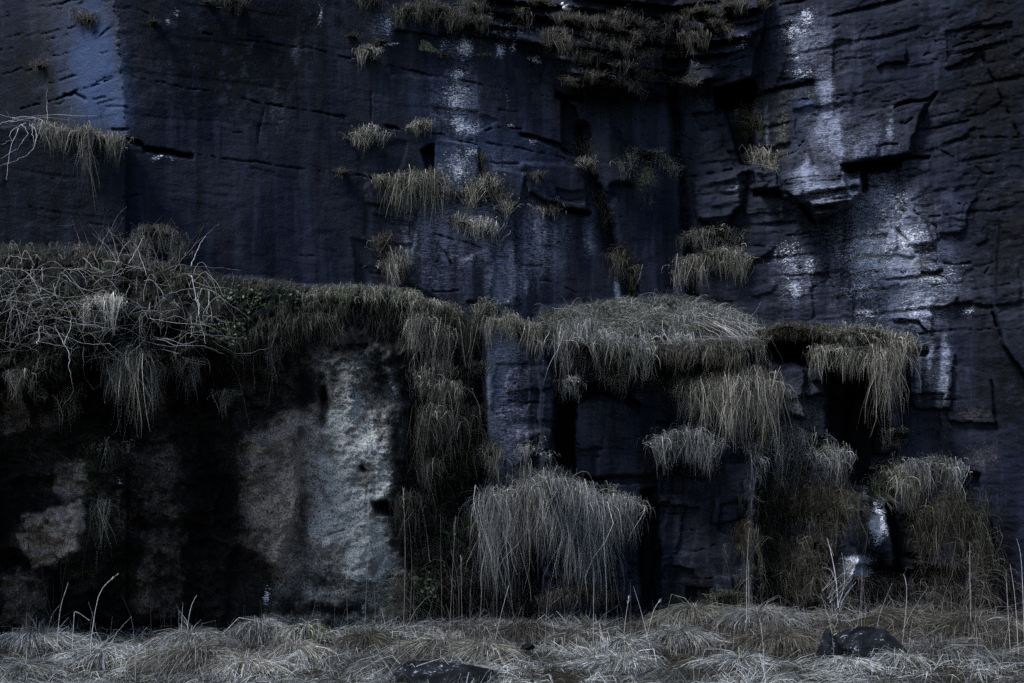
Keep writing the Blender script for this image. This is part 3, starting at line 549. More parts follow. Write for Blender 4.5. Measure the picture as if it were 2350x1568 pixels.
GX, GY = np.meshgrid(gx, gy); GZ = gh(GX, GY) + .02 * fbm(GX * 6, GY * 6, 3)
GZ = np.where(GY > 15.4, 0, GZ); gi = np.arange(GX.size).reshape(GX.shape)
gq = np.stack([gi[:-1, :-1], gi[:-1, 1:], gi[1:, 1:], gi[1:, :-1]], -1).reshape(-1, 4)
ground = tag(mesh_np('ground', np.stack([GX, GY, GZ], -1).reshape(-1, 3), gq, None, SOIL, None, True), 'dark damp soil under matted dry grass at the cliff foot', 'ground', kind='structure')

# ------------------------------------------------------------------ grass
STRAW = np.array((.43, .40, .35)); GREYS = np.array((.44, .445, .46)); BROWN = np.array((.115, .099, .083)); GREEN = np.array((.068, .086, .038)); PALE = np.array((.60, .57, .50))
def ribbons(pts, w, c0, c1):
    N, K, _ = pts.shape
    tan = np.gradient(pts, axis=1); r = rng.normal(size=(N, 1, 3)); side = unit(np.cross(tan, r + 0 * tan))
    taper = np.linspace(1, 0, K) ** .6 * .9 + .1
    off = side * (w[:, None] * taper[None, :])[..., None] * .5
    v = np.stack([pts - off, pts + off], 2).reshape(-1, 3)
    b = (np.arange(N)[:, None] * K + np.arange(K - 1)[None, :]) * 2
    q = np.stack([b, b + 1, b + 3, b + 2], -1).reshape(-1, 4)
    t = np.linspace(0, 1, K)[None, :, None] ** .8
    c = c0[:, None] * (1 - t) + c1[:, None] * t
    return v, q, np.repeat(c.reshape(-1, 3), 2, axis=0)
def paths(root, d0, L, K, bend=1.5, p=1.0):
    s = (np.arange(K) + .5) / K
    m = sstep(0, 1, np.clip(s * bend, 0, 1) ** p)[None, :, None]
    d = unit(d0[:, None, :] * (1 - m) + np.array([0, 0, -1.]) * m)
    st = d * (L / K)[:, None, None]
    return np.concatenate([root[:, None], root[:, None] + np.cumsum(st, 1)], 1)
def keep_out(pts, off):
    u, v = UV(pts); d = np.minimum(dep(u, v), dep(u + 3, v)) - off
    pts[..., 1] = np.minimum(pts[..., 1], d); return pts
def tones(n, green, tone):
    a = rng.random((n, 1)); b = rng.random((n, 1))
    base = {'straw': STRAW * 1.2, 'grey': GREYS * 1.1, 'brown': BROWN * 1.25, 'pale': PALE * 1.9, 'dark': BROWN * .4}[tone]
    c = base * (.28 + 1.25 * a ** 1.5); c = np.where(b < .22, BROWN * (.6 + a), c); c = np.where(b > .88, np.minimum(PALE * (.8 + .5 * a), .8) * (.25 if tone == 'dark' else .5 if tone == 'brown' else 1), c)
    g = (rng.random((n, 1)) < green); c0 = np.where(g, GREEN * (.8 + 1.0 * a), c); c1 = np.where(g & (rng.random((n, 1)) < .45), GREEN * (1.0 + .9 * a), c * .8)  # tips darkened, so bright light on the crests is painted into the blades
    return c0, c1
def along(poly, t):
    a = np.array(poly, float); s = np.concatenate([[0], np.cumsum(np.hypot(*np.diff(a, axis=0).T))]) + np.arange(len(a)) * 1e-6
    s /= s[-1]; return np.interp(t, s, a[:, 0]), np.interp(t, s, a[:, 1])
def pad_mesh(poly, thick, drop, out, parent):
    M, S = 14, 8; t = np.linspace(-.02, 1.02, M); u, v = along(poly, np.clip(t, 0, 1)); prof = np.sin(np.clip(np.linspace(0, 1, M), 0, 1) * math.pi) ** .45
    d = np.minimum(dep(u, v), dep(u, v + 10)); rows = []
    for k in range(S):
        th = math.pi * (k / (S - 1)); ro = (.75 + .5 * rng.random(M)) * prof
        vv = v + (-thick * .5 + (thick + drop) * (1 - math.cos(th)) / 2) * (.35 + .65 * prof) ; dd = d + .12 - (out + .12) * math.sin(th) * ro
        rows.append(P(u, vv, dd))
    pts = np.stack(rows, 1); i = np.arange(M * S).reshape(M, S)
    q = np.stack([i[:-1, :-1], i[1:, :-1], i[1:, 1:], i[:-1, 1:]], -1).reshape(-1, 4)
    return adopt(mesh_np('root_mat', pts.reshape(-1, 3), q, None, SOIL, None, True), parent)
NB_TOT = [0]
def tuft_mesh(poly, Lpx, n, thick=10, green=.15, tone='straw', out=.40, ncl=None, conv=.66, mess=.34, wid=.0046, spread=1.0, K=6, rnd=None, up=.12):
    n = n * 1.0; conv = min(.95, conv + .22)
    n = int(n); a = np.array(poly, float); span = np.hypot(*np.diff(a, axis=0).T).sum()
    ncl = ncl or max(4, int(span / 8 + n / 70)); t = rng.random(ncl); gu, gv = along(poly, t)
    gu = gu + rng.normal(0, 3, ncl); gv = gv + rng.normal(0, .5, ncl) * thick
    gd = np.minimum(dep(gu, gv), dep(gu, gv + 12)) - .02 - .05 * rng.random(ncl); groot = P(gu, gv, gd)
    sx = (t - .5) * .4 * spread + rng.normal(0, .11, ncl)
    gdir = unit(np.stack([sx, -out * (.6 + .8 * rng.random(ncl)), up + .4 * rng.random(ncl)], -1))
    gl = Lpx * gd / FPX * (.30 + .95 * rng.random(ncl)) * (1.35 if Lpx < 50 else 1.5)
    gp = paths(groot, gdir, gl, K, 2.5)
    c = rng.integers(0, ncl, n); f = np.where(rng.random(n) < .3, .3 + .4 * rng.random(n), .72 + .34 * rng.random(n))
    off = rng.normal(0, 1, (n, 3)) * np.array([.080, .03, .030]) * (.35 + min(.9, thick / 20)); off[:, 1] = -np.abs(off[:, 1])
    tt = np.linspace(0, 1, K + 1)[None, :, None]
    fr = rng.normal(0, 1, (n, 1, 3)) * .085 * gl[c][:, None, None]; fr2 = rng.normal(0, 1, (n, 1, 3)) * .045 * gl[c][:, None, None]
    pts = groot[c][:, None] + (gp[c] - groot[c][:, None]) * f[:, None, None] + off[:, None] * (1 - conv * tt) + fr * tt ** 1.6 + fr2 * np.sin(tt * 5.5)
    m = int(n * mess)                                   # loose blades on the crown
    if m:
        dr = unit(np.stack([rng.normal(0, .9, m), -.35 - .5 * rng.random(m), -.15 + .6 * rng.random(m)], -1)); ci = rng.integers(0, ncl, m)
        rt = groot[ci] + off[:m]; pts[:m] = paths(rt, dr, gl[ci] * (.25 + .35 * rng.random(m)), K, 1.0)
    pts = keep_out(pts, .012 + .02 * rng.random((n, 1)))
    c0, c1 = tones(n, green, tone); NB_TOT[0] += n; ct = (.45 + .85 * rng.random(ncl))[c][:, None]; c0 = c0 * ct; c1 = np.minimum(c1 * ct, .8)
    return ribbons(pts, wid * (.45 + 1.2 * rng.random(n) ** 1.5), c0, c1)
def tuft(label, poly, Lpx, n, group=None, cat='grass tuft', name='grass_tuft', pad=True, **kw):
    v, q, c = tuft_mesh(poly, Lpx, n, **kw); o_ = np.array(poly, float).mean(0)
    base = P(np.float64(o_[0]), np.float64(o_[1]), np.float64(dep(o_[0], o_[1])))
    e = empty(name, base); tag(e, label, cat, group)
    b = tag(mesh_np('grass_blades', v - base, q, dict(tint=c), BLADE, e), kind='stuff')
    if pad: bpy.context.view_layer.update(); pad_mesh(poly, kw.get('thick', 10) * 1.3, Lpx * .22, .10 + .05 * min(2, Lpx / 60), e)
    return e

G1 = 'tufts on the upper left wall'; G2 = 'tufts in the middle of the wall'; G3 = 'tufts on the layered ledges at the top of the corner'
G4 = 'hanging grass of the lower left bank'; G5 = 'grass in the central plant gully'; G6 = 'hanging grass of the middle ledge'; G7 = 'hanging grass of the right ledge and buttress'
# upper left
tuft('small round brown tuft on the blue lit face near the top left corner', [(177, 42), (212, 46)], 26, 420, G1, tone='brown', thick=12, green=.05)
tuft('tiny brown tuft low on the blue lit face, near the left edge', [(78, 146), (100, 148)], 22, 200, G1, tone='brown', thick=8, green=.05)
tuft('tiny dark tuft just right of the blue lit face near the top', [(340, 48), (364, 50)], 12, 120, G1, tone='dark', thick=6)
tuft('dark brown tuft at the top edge above the smooth left wall', [(512, 5), (535, -2), (560, 8)], 30, 420, G1, tone='dark', thick=12)
tuft('tiny dark tuft at the top edge left of the larger dark one', [(467, 4), (486, 5)], 12, 110, G1, tone='dark', thick=5)
tuft('brown tuft at the top edge left of the square white lichen patch', [(826, -6), (868, -4)], 36, 420, G1, tone='brown', thick=12, green=.05)
tuft('wide brown tuft near the top, left half of the double tuft above the yellow patch', [(912, 26), (935, 18), (962, 22)], 36, 700, G1, tone='brown', thick=14, green=.12)
tuft('wide brown tuft near the top, right half of the double tuft above the yellow patch', [(968, 24), (1000, 16), (1035, 28), (1060, 46)], 44, 900, G1, tone='brown', thick=16, green=.1)
tuft('upper brown tuft of the stacked pair at the top right of the yellow patch', [(1076, 14), (1105, 22)], 34, 420, G1, tone='brown', thick=14)
tuft('lower brown tuft of the stacked pair at the top right of the yellow patch', [(1086, 44), (1116, 50)], 28, 380, G1, tone='brown', thick=12)
tuft('narrow brown tuft hanging down the thin beds left of the corner ledges', [(1187, 34), (1199, 36)], 44, 200, G1, tone='brown', thick=10)
tuft('small straw tuft on the crack below and left of the square lichen patch', [(833, 118), (846, 111), (860, 116)], 38, 360, G1, tone='straw', thick=12)
tuft('thin dark tuft on the crack left of the yellow lichen triangle', [(862, 92), (890, 96)], 12, 130, G1, tone='dark', thick=6)
tuft('thin dark tuft at the left end of the lichen crack', [(793, 80), (820, 84)], 10, 120, G1, tone='dark', thick=6)
tuft('thin dark tuft at the right foot of the yellow lichen triangle', [(1008, 122), (1024, 126)], 12, 90, G1, tone='brown', thick=6)
tuft('straw tuft under the long crack, left of the white speckled slab', [(818, 314), (838, 305), (868, 310)], 36, 520, G2, tone='straw', thick=13, green=.12)
tuft('straw tuft just above the dark slot beside the white speckled slab', [(950, 294), (968, 284), (994, 286)], 30, 480, G2, tone='straw', thick=13, green=.05)
tuft('green topped tuft with long straw fringe left of the white speckled slab', [(906, 412), (935, 412), (965, 412), (994, 405)], 78, 1000, G2, tone='straw', thick=16, green=.38, conv=.7)
tuft('small straw tuft left of the green topped one', [(867, 412), (884, 416)], 22, 170, G2, tone='straw', thick=7)
tuft('wispy straw tuft at the lower left foot of the white speckled slab', [(1008, 438), (1034, 440)], 32, 240, G2, tone='straw', thick=8)
tuft('large rooty brown tuft at the lower right foot of the white speckled slab', [(1074, 446), (1098, 430), (1118, 408), (1134, 425), (1162, 464)], 46, 900, G2, tone='straw', thick=22, green=.08, conv=.75)
tuft('small straw tuft right of the rooty tuft, above a black crack', [(1240, 478), (1256, 470), (1274, 476)], 26, 300, G2, tone='straw', thick=10)
tuft('bright bleached straw tuft draped over a slanting ledge in mid wall', [(1034, 509), (1065, 509), (1100, 514), (1140, 530)], 42, 900, G2, tone='pale', thick=11, green=.03, conv=.5)
tuft('tiny brown tuft on the smooth wall left of the green topped one', [(776, 394), (798, 397)], 22, 170, G1, tone='brown', thick=8)
tuft('round brown tuft standing above the grassy bank edge', [(862, 566), (880, 556), (898, 568)], 30, 420, G2, tone='brown', thick=18, up=.7)
tuft('long straw tuft hanging beneath the round brown one', [(894, 604), (910, 596), (930, 604)], 58, 560, G2, tone='straw', thick=14, green=.1, spread=.3)
tuft('arched grass cap over the greenish stone right of the gully', [(1438, 376), (1452, 353), (1490, 347), (1520, 362), (1550, 388)], 32, 1000, G2, tone='straw', thick=11, green=.22)
tuft('small straw tuft beside the gully at mid height', [(1332, 374), (1348, 370), (1364, 376)], 24, 260, G2, tone='straw', thick=8)
tuft('brown root strand at the top of the gully', [(1334, 318), (1342, 340), (1350, 358)], 26, 240, G2, tone='brown', thick=10, pad=False)
tuft('brown rooty tuft in the small notch right of the speckled slab', [(1232, 395), (1244, 405)], 30, 180, G2, tone='brown', thick=8)
tuft('brown rooty wisp down the joint right of the speckled slab', [(1100, 345), (1108, 372), (1114, 395)], 24, 200, G2, tone='brown', thick=8, pad=False)
tuft('brown dead growth filling the middle of the gully', [(1368, 440), (1385, 480), (1392, 530)], 36, 260, G2, tone='dark', thick=10, pad=False)
tuft('long brown dead growth hanging at the foot of the gully', [(1402, 575), (1420, 590), (1436, 612), (1446, 640)], 60, 600, G2, tone='brown', thick=16, pad=False)
tuft('upper of two rounded grass cushions right of the corner', [(1570, 548), (1600, 536), (1660, 535), (1698, 550)], 32, 1000, G2, tone='straw', thick=12, green=.22)
tuft('lower, longer of two rounded grass cushions right of the corner', [(1558, 612), (1598, 600), (1630, 582), (1665, 583), (1698, 606)], 54, 1300, G2, tone='straw', thick=16, green=.18)
tuft('straw tuft with long dangling strands on a block right of the corner', [(1717, 356), (1752, 354), (1768, 364)], 50, 420, G2, tone='straw', thick=12, conv=.8)
tuft('dark moss and dead grass lump inside the hollow under the jutting block', [(1700, 255), (1725, 262), (1745, 270)], 40, 420, G2, tone='dark', thick=26, green=.2)
# corner ledges at the top: rows from the top down
rows = [
 ('first row from the top, far left at the picture edge', [(1216, 3), (1268, 4)], 10), ('first row from the top, right of the dark hollow, leftmost', [(1406, 30), (1440, 34), (1460, 48)], 24),
 ('first row from the top, above the inner corner', [(1520, 46), (1545, 40), (1566, 42)], 28), ('first row from the top, right of the inner corner', [(1567, 30), (1610, 22), (1645, 22)], 18),
 ('first row from the top, second right of the inner corner', [(1655, 16), (1690, 8), (1712, 12)], 24), ('first row from the top, far right beside the wall edge', [(1742, 8), (1756, 10)], 18),
 ('second row, leftmost, long and grey brown', [(1277, 46), (1310, 39), (1346, 50)], 28), ('second row, second from the left', [(1350, 50), (1380, 45), (1412, 56)], 22),
 ('second row, third from the left', [(1400, 62), (1440, 72), (1466, 86)], 24), ('second row, fourth from the left', [(1470, 63), (1500, 58), (1528, 68)], 22),
 ('second row, hanging right of the inner corner', [(1636, 50), (1660, 56), (1676, 74)], 28), ('third row, leftmost large tangle', [(1250, 82), (1280, 83), (1310, 100)], 38),
 ('third row, small one under the leftmost tangle', [(1246, 106), (1262, 108)], 15), ('third row, small one between two long tufts', [(1345, 75), (1364, 81)], 20),
 ('third row, in the middle', [(1378, 85), (1420, 96), (1446, 112)], 22), ('third row, short one near the corner', [(1495, 78), (1526, 80)], 24),
 ('third row, right of the inner corner', [(1570, 88), (1600, 73), (1625, 92)], 36), ('fourth row, leftmost, long fringe', [(1310, 110), (1350, 118), (1384, 131)], 28),
 ('fourth row, middle, ragged', [(1430, 125), (1470, 126), (1506, 120)], 34), ('fourth row, at the inner corner', [(1540, 116), (1566, 112)], 24),
 ('fifth row, thick cushion curving down to the right', [(1406, 152), (1440, 151), (1480, 166), (1503, 186)], 22), ('lowest row, leftmost above the black notch', [(1298, 181), (1330, 182), (1348, 192)], 22),
 ('lowest row, long cushion in the middle', [(1342, 173), (1380, 173), (1420, 183), (1466, 206)], 22), ('lowest row, at the inner corner', [(1540, 190), (1566, 184)], 16), ('lowest row, just right of the inner corner', [(1567, 182), (1596, 186)], 20)]
for lab, pl, L in rows:
    w = np.hypot(*np.diff(np.array(pl, float), axis=0).T).sum()
    tuft('brown tuft on corner ledges, ' + lab, pl, L, 130 + w * 6.5, G3, tone='brown', thick=9, green=.06, wid=.0045, mess=.15)
# left shelf and bank
tuft('straw grass and roots hanging from the shelf below the blue lit face', [(108, 300), (150, 304), (200, 310), (240, 318), (274, 326)], 52, 1000, G1, tone='straw', thick=14, green=.12, conv=.85, ncl=26)
tuft('single long dangling root strand below the shelf at far left', [(204, 312), (216, 314)], 138, 130, G1, tone='straw', thick=5, conv=.95, ncl=3, spread=.1, pad=False)
tuft('tall domed straw tussock standing on the bramble bank', [(312, 568), (332, 533), (360, 524), (394, 542), (410, 572)], 56, 1100, G4, tone='straw', thick=16, green=.1)
tuft('bleached arching straw tuft in the middle of the bramble bank', [(204, 712), (216, 696), (240, 692), (266, 704)], 68, 800, G4, tone='pale', thick=12, green=.02, conv=.6)
drips = [('short pale drip of grass under the bank, leftmost', (238, 836), (276, 842), 66, 260), ('long thin grass drip under the bank, second from left', (294, 822), (320, 826), 130, 260), ('very long single root below the second grass drip', (304, 900), (312, 902), 130, 40),
         ('pale long grass drip under the bank, third from left', (344, 846), (368, 850), 110, 300), ('ragged short grass under the bank, right of the long drips', (405, 826), (450, 832), 70, 260), ('green yellow wisp hanging in the black hollow', (480, 905), (535, 902), 62, 220),
         ('thin wisp below the bank edge left of the grey buttress', (585, 800), (640, 795), 80, 160), ('ragged grass under the bank near the far left edge', (30, 850), (110, 905), 60, 320), ('ragged hanging grass beneath brambles, left', (120, 905), (190, 890), 80, 300)]
for lab, a, b_, L, n in drips:
    tuft(lab, [a, ((a[0] + b_[0]) / 2, (a[1] + b_[1]) / 2 - 4), b_], L, n, G4, tone='straw', thick=9, green=.35 if 'green' in lab else .15, conv=.9, ncl=max(3, n // 50), spread=.25, pad=False, wid=.005)
tuft('small pale green tuft on a bump in the black hollow at left', [(214, 1026), (250, 1018), (296, 1020)], 22, 260, G4, tone='straw', thick=8, green=.3, mess=.5)
tuft('thin strand hanging under the small pale green tuft', [(250, 1024), (262, 1024)], 66, 70, G4, tone='straw', thick=5, conv=.9, ncl=3, spread=.2, pad=False, green=.4)
tuft('pale green straggling strand in the black hollow at left', [(236, 1160), (250, 1162)], 130, 120, G4, tone='straw', thick=10, green=.4, conv=.8, ncl=4, spread=.2, pad=False)
# central gully
tuft('long straw double tuft at the head of the central gully', [(945, 744), (972, 736), (1000, 758), (1028, 786)], 84, 1000, G5, tone='straw', thick=12, green=.16, conv=.7)
tuft('short straw drip under the bank edge above the gully tuft', [(972, 696), (990, 700)], 44, 240, G5, tone='straw', thick=8, conv=.8)
tuft('greenish straw tuft in the gully below the double tuft', [(950, 860), (990, 838), (1036, 850)], 52, 700, G5, tone='straw', thick=14, green=.3)
tuft('small straw wisp at the right side of the gully', [(1078, 842), (1100, 836), (1108, 846)], 34, 240, G5, tone='straw', thick=9)
tuft('greenish tuft lower in the gully, left', [(958, 886), (985, 880), (1012, 892)], 48, 460, G5, tone='straw', thick=10, green=.3)
tuft('straw tuft lower in the gully, right', [(1020, 878), (1046, 890)], 62, 380, G5, tone='straw', thick=10, green=.15, conv=.8)
tuft('long ragged strands in the middle of the gully', [(985, 950), (1012, 950), (1040, 978)], 92, 460, G5, tone='straw', thick=14, green=.2, conv=.7)
tuft('pale curved tuft hanging at the right edge of the gully beside the blue pillar', [(1098, 1036), (1124, 1030), (1138, 1050)], 66, 560, G5, tone='straw', thick=12, green=.2)
tuft('thin brown straw strand in the lower gully', [(974, 1068), (998, 1066)], 92, 220, G5, tone='straw', thick=9, conv=.8, ncl=5)
tuft('bright green tuft near the foot of the gully', [(1036, 1218), (1070, 1197), (1100, 1206)], 40, 600, G5, tone='brown', thick=14, green=.7)
tuft('grey brown drooping grass at the left foot of the gully', [(914, 1148), (944, 1142), (992, 1182)], 80, 420, G5, tone='brown', thick=14, green=.08)
tuft('brown matted grass mound at the foot of the gully', [(955, 1266), (1030, 1246), (1064, 1262)], 60, 560, G5, tone='brown', thick=18, green=.12)
tuft('small wisps on the right edge of the gully, upper', [(1080, 940), (1108, 935)], 60, 260, G5, tone='brown', thick=12, green=.15)
tuft('dark dead growth covering the upper gully', [(1000, 740), (1050, 735), (1100, 760)], 110, 400, G5, tone='dark', thick=30, green=.12, pad=False)
tuft('dark dead growth covering the middle gully', [(960, 960), (1040, 940), (1100, 980)], 130, 320, G5, tone='dark', thick=60, green=.15, pad=False)
tuft('small rounded tuft on the saddle above the blue pillar', [(1086, 716), (1110, 697), (1136, 708)], 32, 440, G5, tone='straw', thick=12, green=.25)
tuft('row of straw drips on the low ledge over the blue pillar', [(1124, 740), (1168, 735), (1205, 748), (1240, 748)], 62, 1000, G5, tone='straw', thick=10, green=.25, conv=.9, ncl=18)
# middle ledge
tuft('thick grey straw beard at the left end of the middle ledge', [(1286, 782), (1306, 756), (1350, 752), (1378, 776)], 92, 1300, G6, tone='grey', thick=16, green=.12, conv=.65)
tuft('grey brown fringe in the middle of the middle ledge', [(1378, 768), (1440, 774), (1520, 764), (1590, 770)], 66, 1300, G6, tone='grey', thick=18, green=.12)
tuft('green topped tuft under the middle ledge fringe', [(1396, 816), (1438, 802), (1482, 806)], 62, 800, G6, tone='grey', thick=14, green=.4)
tuft('combed grey straw tuft below the ledge, left of the rock cave', [(1286, 886), (1306, 873), (1332, 878)], 42, 440, G6, tone='grey', thick=10, green=.15)
tuft('combed green straw tuft at the right above the rock cave', [(1380, 862), (1400, 852), (1420, 872)], 44, 420, G6, tone='straw', thick=10, green=.3)
tuft('thin brown wisps between the rock cave and the large drooping tuft', [(1490, 872), (1530, 888), (1562, 880)], 20, 240, G6, tone='brown', thick=12, mess=.6, pad=False)
tuft('long straggling fringe at the right end of the middle ledge', [(1590, 730), (1650, 735), (1705, 750), (1738, 775)], 88, 1300, G6, tone='grey', thick=20, green=.08)
tuft('large drooping tuft with long brown beard under the middle ledge', [(1572, 890), (1620, 882), (1672, 880)], 100, 1300, G6, tone='straw', thick=18, green=.22, conv=.6)
tuft('bright straw crowned tuft at the right of the large drooping beard', [(1672, 884), (1705, 870), (1740, 876), (1764, 904)], 124, 1700, G6, tone='straw', thick=20, green=.05, conv=.6)
tuft('grey fan shaped tuft on a knob below the rock cave', [(1490, 1032), (1530, 1012), (1574, 988), (1610, 1010), (1634, 1036)], 62, 1300, G6, tone='grey', thick=18, green=.12)
tuft('thin bleached wisp on the dark bench left of the fan shaped tuft', [(1190, 1042), (1228, 1018), (1258, 1044)], 30, 240, G6, tone='grey', thick=8, mess=.6, pad=False)
tuft('largest hanging grass mass with long comb of strands in lower centre', [(1118, 1172), (1170, 1140), (1232, 1118), (1290, 1116), (1340, 1150), (1376, 1172)], 165, 3600, G6, tone='grey', thick=34, green=.03, conv=.72, ncl=60, spread=.55)
tuft('brown mound on the crown of the largest hanging mass', [(1180, 1128), (1240, 1108), (1300, 1112)], 50, 700, G6, tone='brown', thick=18, green=.04)
tuft('shorter green tinged tuft joined to the right of the largest mass', [(1376, 1166), (1420, 1150), (1464, 1176)], 84, 1300, G6, tone='grey', thick=18, green=.16, conv=.6)
tuft('small upright straw tuft above the green tinged one', [(1378, 1118), (1400, 1112)], 34, 240, G6, tone='straw', thick=12)
tuft('brown grass clump at the cliff foot below the largest mass', [(1250, 1372), (1300, 1352), (1360, 1352), (1410, 1368)], 44, 900, G6, tone='brown', thick=18, green=.05)
# right ledge and buttress
tuft('short thick fringe along the upper right ledge, left half', [(1738, 762), (1800, 748), (1850, 752), (1900, 757)], 30, 1100, G7, tone='brown', thick=12, green=.2)
tuft('short thick fringe along the upper right ledge, right half', [(1900, 756), (1970, 758), (2040, 768), (2086, 780)], 34, 1200, G7, tone='straw', thick=12, green=.2)
tuft('fringe along the lower right ledge, left half', [(1864, 802), (1910, 806), (1960, 808)], 52, 900, G7, tone='straw', thick=10, green=.25, conv=.85)
tuft('fringe along the lower right ledge, right half', [(1960, 806), (2020, 804), (2088, 804)], 56, 1000, G7, tone='straw', thick=10, green=.2, conv=.85)
tuft('long thin beard hanging from the lower right ledge, left strand', [(1992, 816), (2004, 818)], 130, 220, G7, tone='straw', thick=6, conv=.8, ncl=6, spread=.2, pad=False)
tuft('long broad beard hanging at the right end of the lower right ledge', [(2020, 820), (2052, 818)], 126, 480, G7, tone='straw', thick=8, conv=.7, ncl=10, spread=.3, pad=False)
tuft('single long strand hanging left under the right ledge', [(1735, 800), (1745, 802)], 130, 110, G7, tone='straw', thick=6, conv=.9, ncl=4, spread=.2, pad=False)
tuft('grey combed grass on the left shoulder of the right buttress', [(1716, 1046), (1780, 1014), (1860, 1018), (1934, 1062)], 78, 1500, G7, tone='grey', thick=24, green=.08)
tuft('dark drape of grass across the middle of the right buttress', [(1750, 1166), (1830, 1140), (1910, 1146), (1975, 1166)], 66, 1700, G7, tone='dark', thick=60, green=.14)
tuft('dark greenish drape at the lower left of the right buttress', [(1680, 1225), (1740, 1240), (1790, 1270), (1840, 1310)], 80, 1900, G7, tone='dark', thick=80, green=.14)
tuft('green brown tuft right of the black recess on the right buttress', [(2008, 1090), (2050, 1076), (2092, 1112)], 60, 900, G7, tone='straw', thick=20, green=.3)
tuft('grey curled tuft at the right top of the right buttress', [(2086, 1076), (2140, 1060), (2186, 1078)], 54, 800, G7, tone='grey', thick=16, green=.12)
tuft('long dark drape on the right flank of the right buttress', [(2110, 1190), (2170, 1170), (2220, 1190), (2250, 1230)], 80, 1900, G7, tone='dark', thick=80, green=.14)
tuft('small straw wisp beside the black recess of the right buttress', [(2036, 990), (2056, 1006)], 56, 260, G7, tone='straw', thick=10)
tuft('brown straggling grass left of the pale lichen stone', [(1840, 1250), (1880, 1240), (1915, 1262)], 50, 400, G7, tone='dark', thick=24, green=.2)
tuft('mossy green mound at the foot of the dark square rock', [(1630, 1372), (1665, 1360), (1710, 1370)], 30, 500, G7, tone='brown', thick=12, green=.75)

# turf that nobody could count: one sheet of blades for each bank or ledge
def turf(name, label, n, poly, Lpx, green, tone, heads=.5, tall=0, wid=.0042, kgrav=1.0):
    a = np.array(poly, float); lo, hi = a.min(0), a.max(0); u = []; v = []
    while sum(map(len, u)) < n:
        x = lo[0] + (hi[0] - lo[0]) * rng.random(4 * n); y = lo[1] + (hi[1] - lo[1]) * rng.random(4 * n); k = inside(poly, x, y) & (vnoise(x / 14, y / 14) > .25); u.append(x[k]); v.append(y[k])
    u = np.concatenate(u)[:n]; v = np.concatenate(v)[:n]; d = np.minimum(dep(u, v), dep(u, v + 6)) - .01; rt = P(u, v, d)
    ang = fbm(u / 45, v / 45, 3) * 2.4
    d0 = unit(np.stack([np.sin(ang) + rng.normal(0, .5, n), -.7 - .4 * rng.random(n), heads * rng.random(n) + .1], -1))
    L = Lpx * d / FPX * (.4 + .9 * rng.random(n) ** 1.5)
    pts = paths(rt, d0, L, 5, 1.25 * kgrav); pts += rng.normal(0, 1, (n, 1, 3)) * .22 * L[:, None, None] * (np.linspace(0, 1, 6)[None, :, None] ** 2)
    pts = keep_out(pts, .015); c0, c1 = tones(n, green, tone); NB_TOT[0] += n; c1 = c1 * (.5 + 1.0 * rng.random((n, 1)))
    gr = (fbm(u / 60 + 9, v / 40, 3)[:, None] > .12) & (rng.random((n, 1)) < .55) if green > .15 else np.zeros((n, 1), bool)
    c1 = np.where(gr, GREEN * (.8 + rng.random((n, 1))), c1)
    vv, q, c = ribbons(pts, wid * (.6 + .8 * rng.random(n)), c0, c1)
    return tag(mesh_np(name, vv, q, dict(tint=c), BLADE), label, 'grass', kind='stuff')
turf('turf', 'tangled dead grass covering the bramble bank at left', 3800, [(-60, 566), (200, 564), (400, 606), (620, 646), (680, 660), (640, 760), (430, 812), (330, 850), (230, 820), (120, 890), (-60, 850)], 46, .18, 'dark')
turf('turf', 'pale grass fringe along the top edge of the left bank', 1900, [(-60, 562), (200, 558), (300, 590), (500, 628), (700, 652), (700, 672), (500, 652), (300, 622), (-60, 600)], 40, .2, 'brown', 1.0)
turf('turf', 'bright short grass along the bank edge left of the centre', 2600, [(690, 655), (850, 655), (945, 664), (1010, 690), (1060, 706), (1060, 722), (980, 712), (880, 690), (690, 680)], 34, .35, 'straw', 1.0)
turf('turf', 'dark ragged roots hanging below the left bank edge', 2600, [(660, 690), (880, 690), (1000, 720), (1090, 740), (1090, 790), (960, 760), (840, 735), (700, 780), (560, 830), (440, 850), (560, 770)], 60, .15, 'dark', .2, kgrav=1.6)
turf('turf', 'green grey matted grass on top of the middle ledge', 7000, [(1236, 742), (1250, 714), (1340, 702), (1460, 686), (1560, 684), (1640, 706), (1710, 732), (1736, 760), (1640, 762), (1500, 768), (1380, 772), (1290, 764)], 44, .4, 'grey', .7, kgrav=.55)
turf('turf', 'dark matted grass on top of the right ledge', 1600, [(1736, 756), (1850, 748), (1980, 756), (2086, 776), (2080, 786), (1960, 778), (1850, 770), (1740, 774)], 24, .4, 'brown', 1.0)
turf('turf', 'dead stalks and low growth at the foot of the gully', 2600, [(890, 1330), (1000, 1290), (1120, 1320), (1240, 1360), (1260, 1450), (880, 1450)], 60, .12, 'brown', 1.6, kgrav=.6)
turf('turf', 'dark dead grass across the foot of the right buttress', 3600, [(1720, 1300), (1860, 1320), (2060, 1330), (2280, 1260), (2330, 1400), (1720, 1400)], 70, .15, 'brown', 1.4, kgrav=.7)

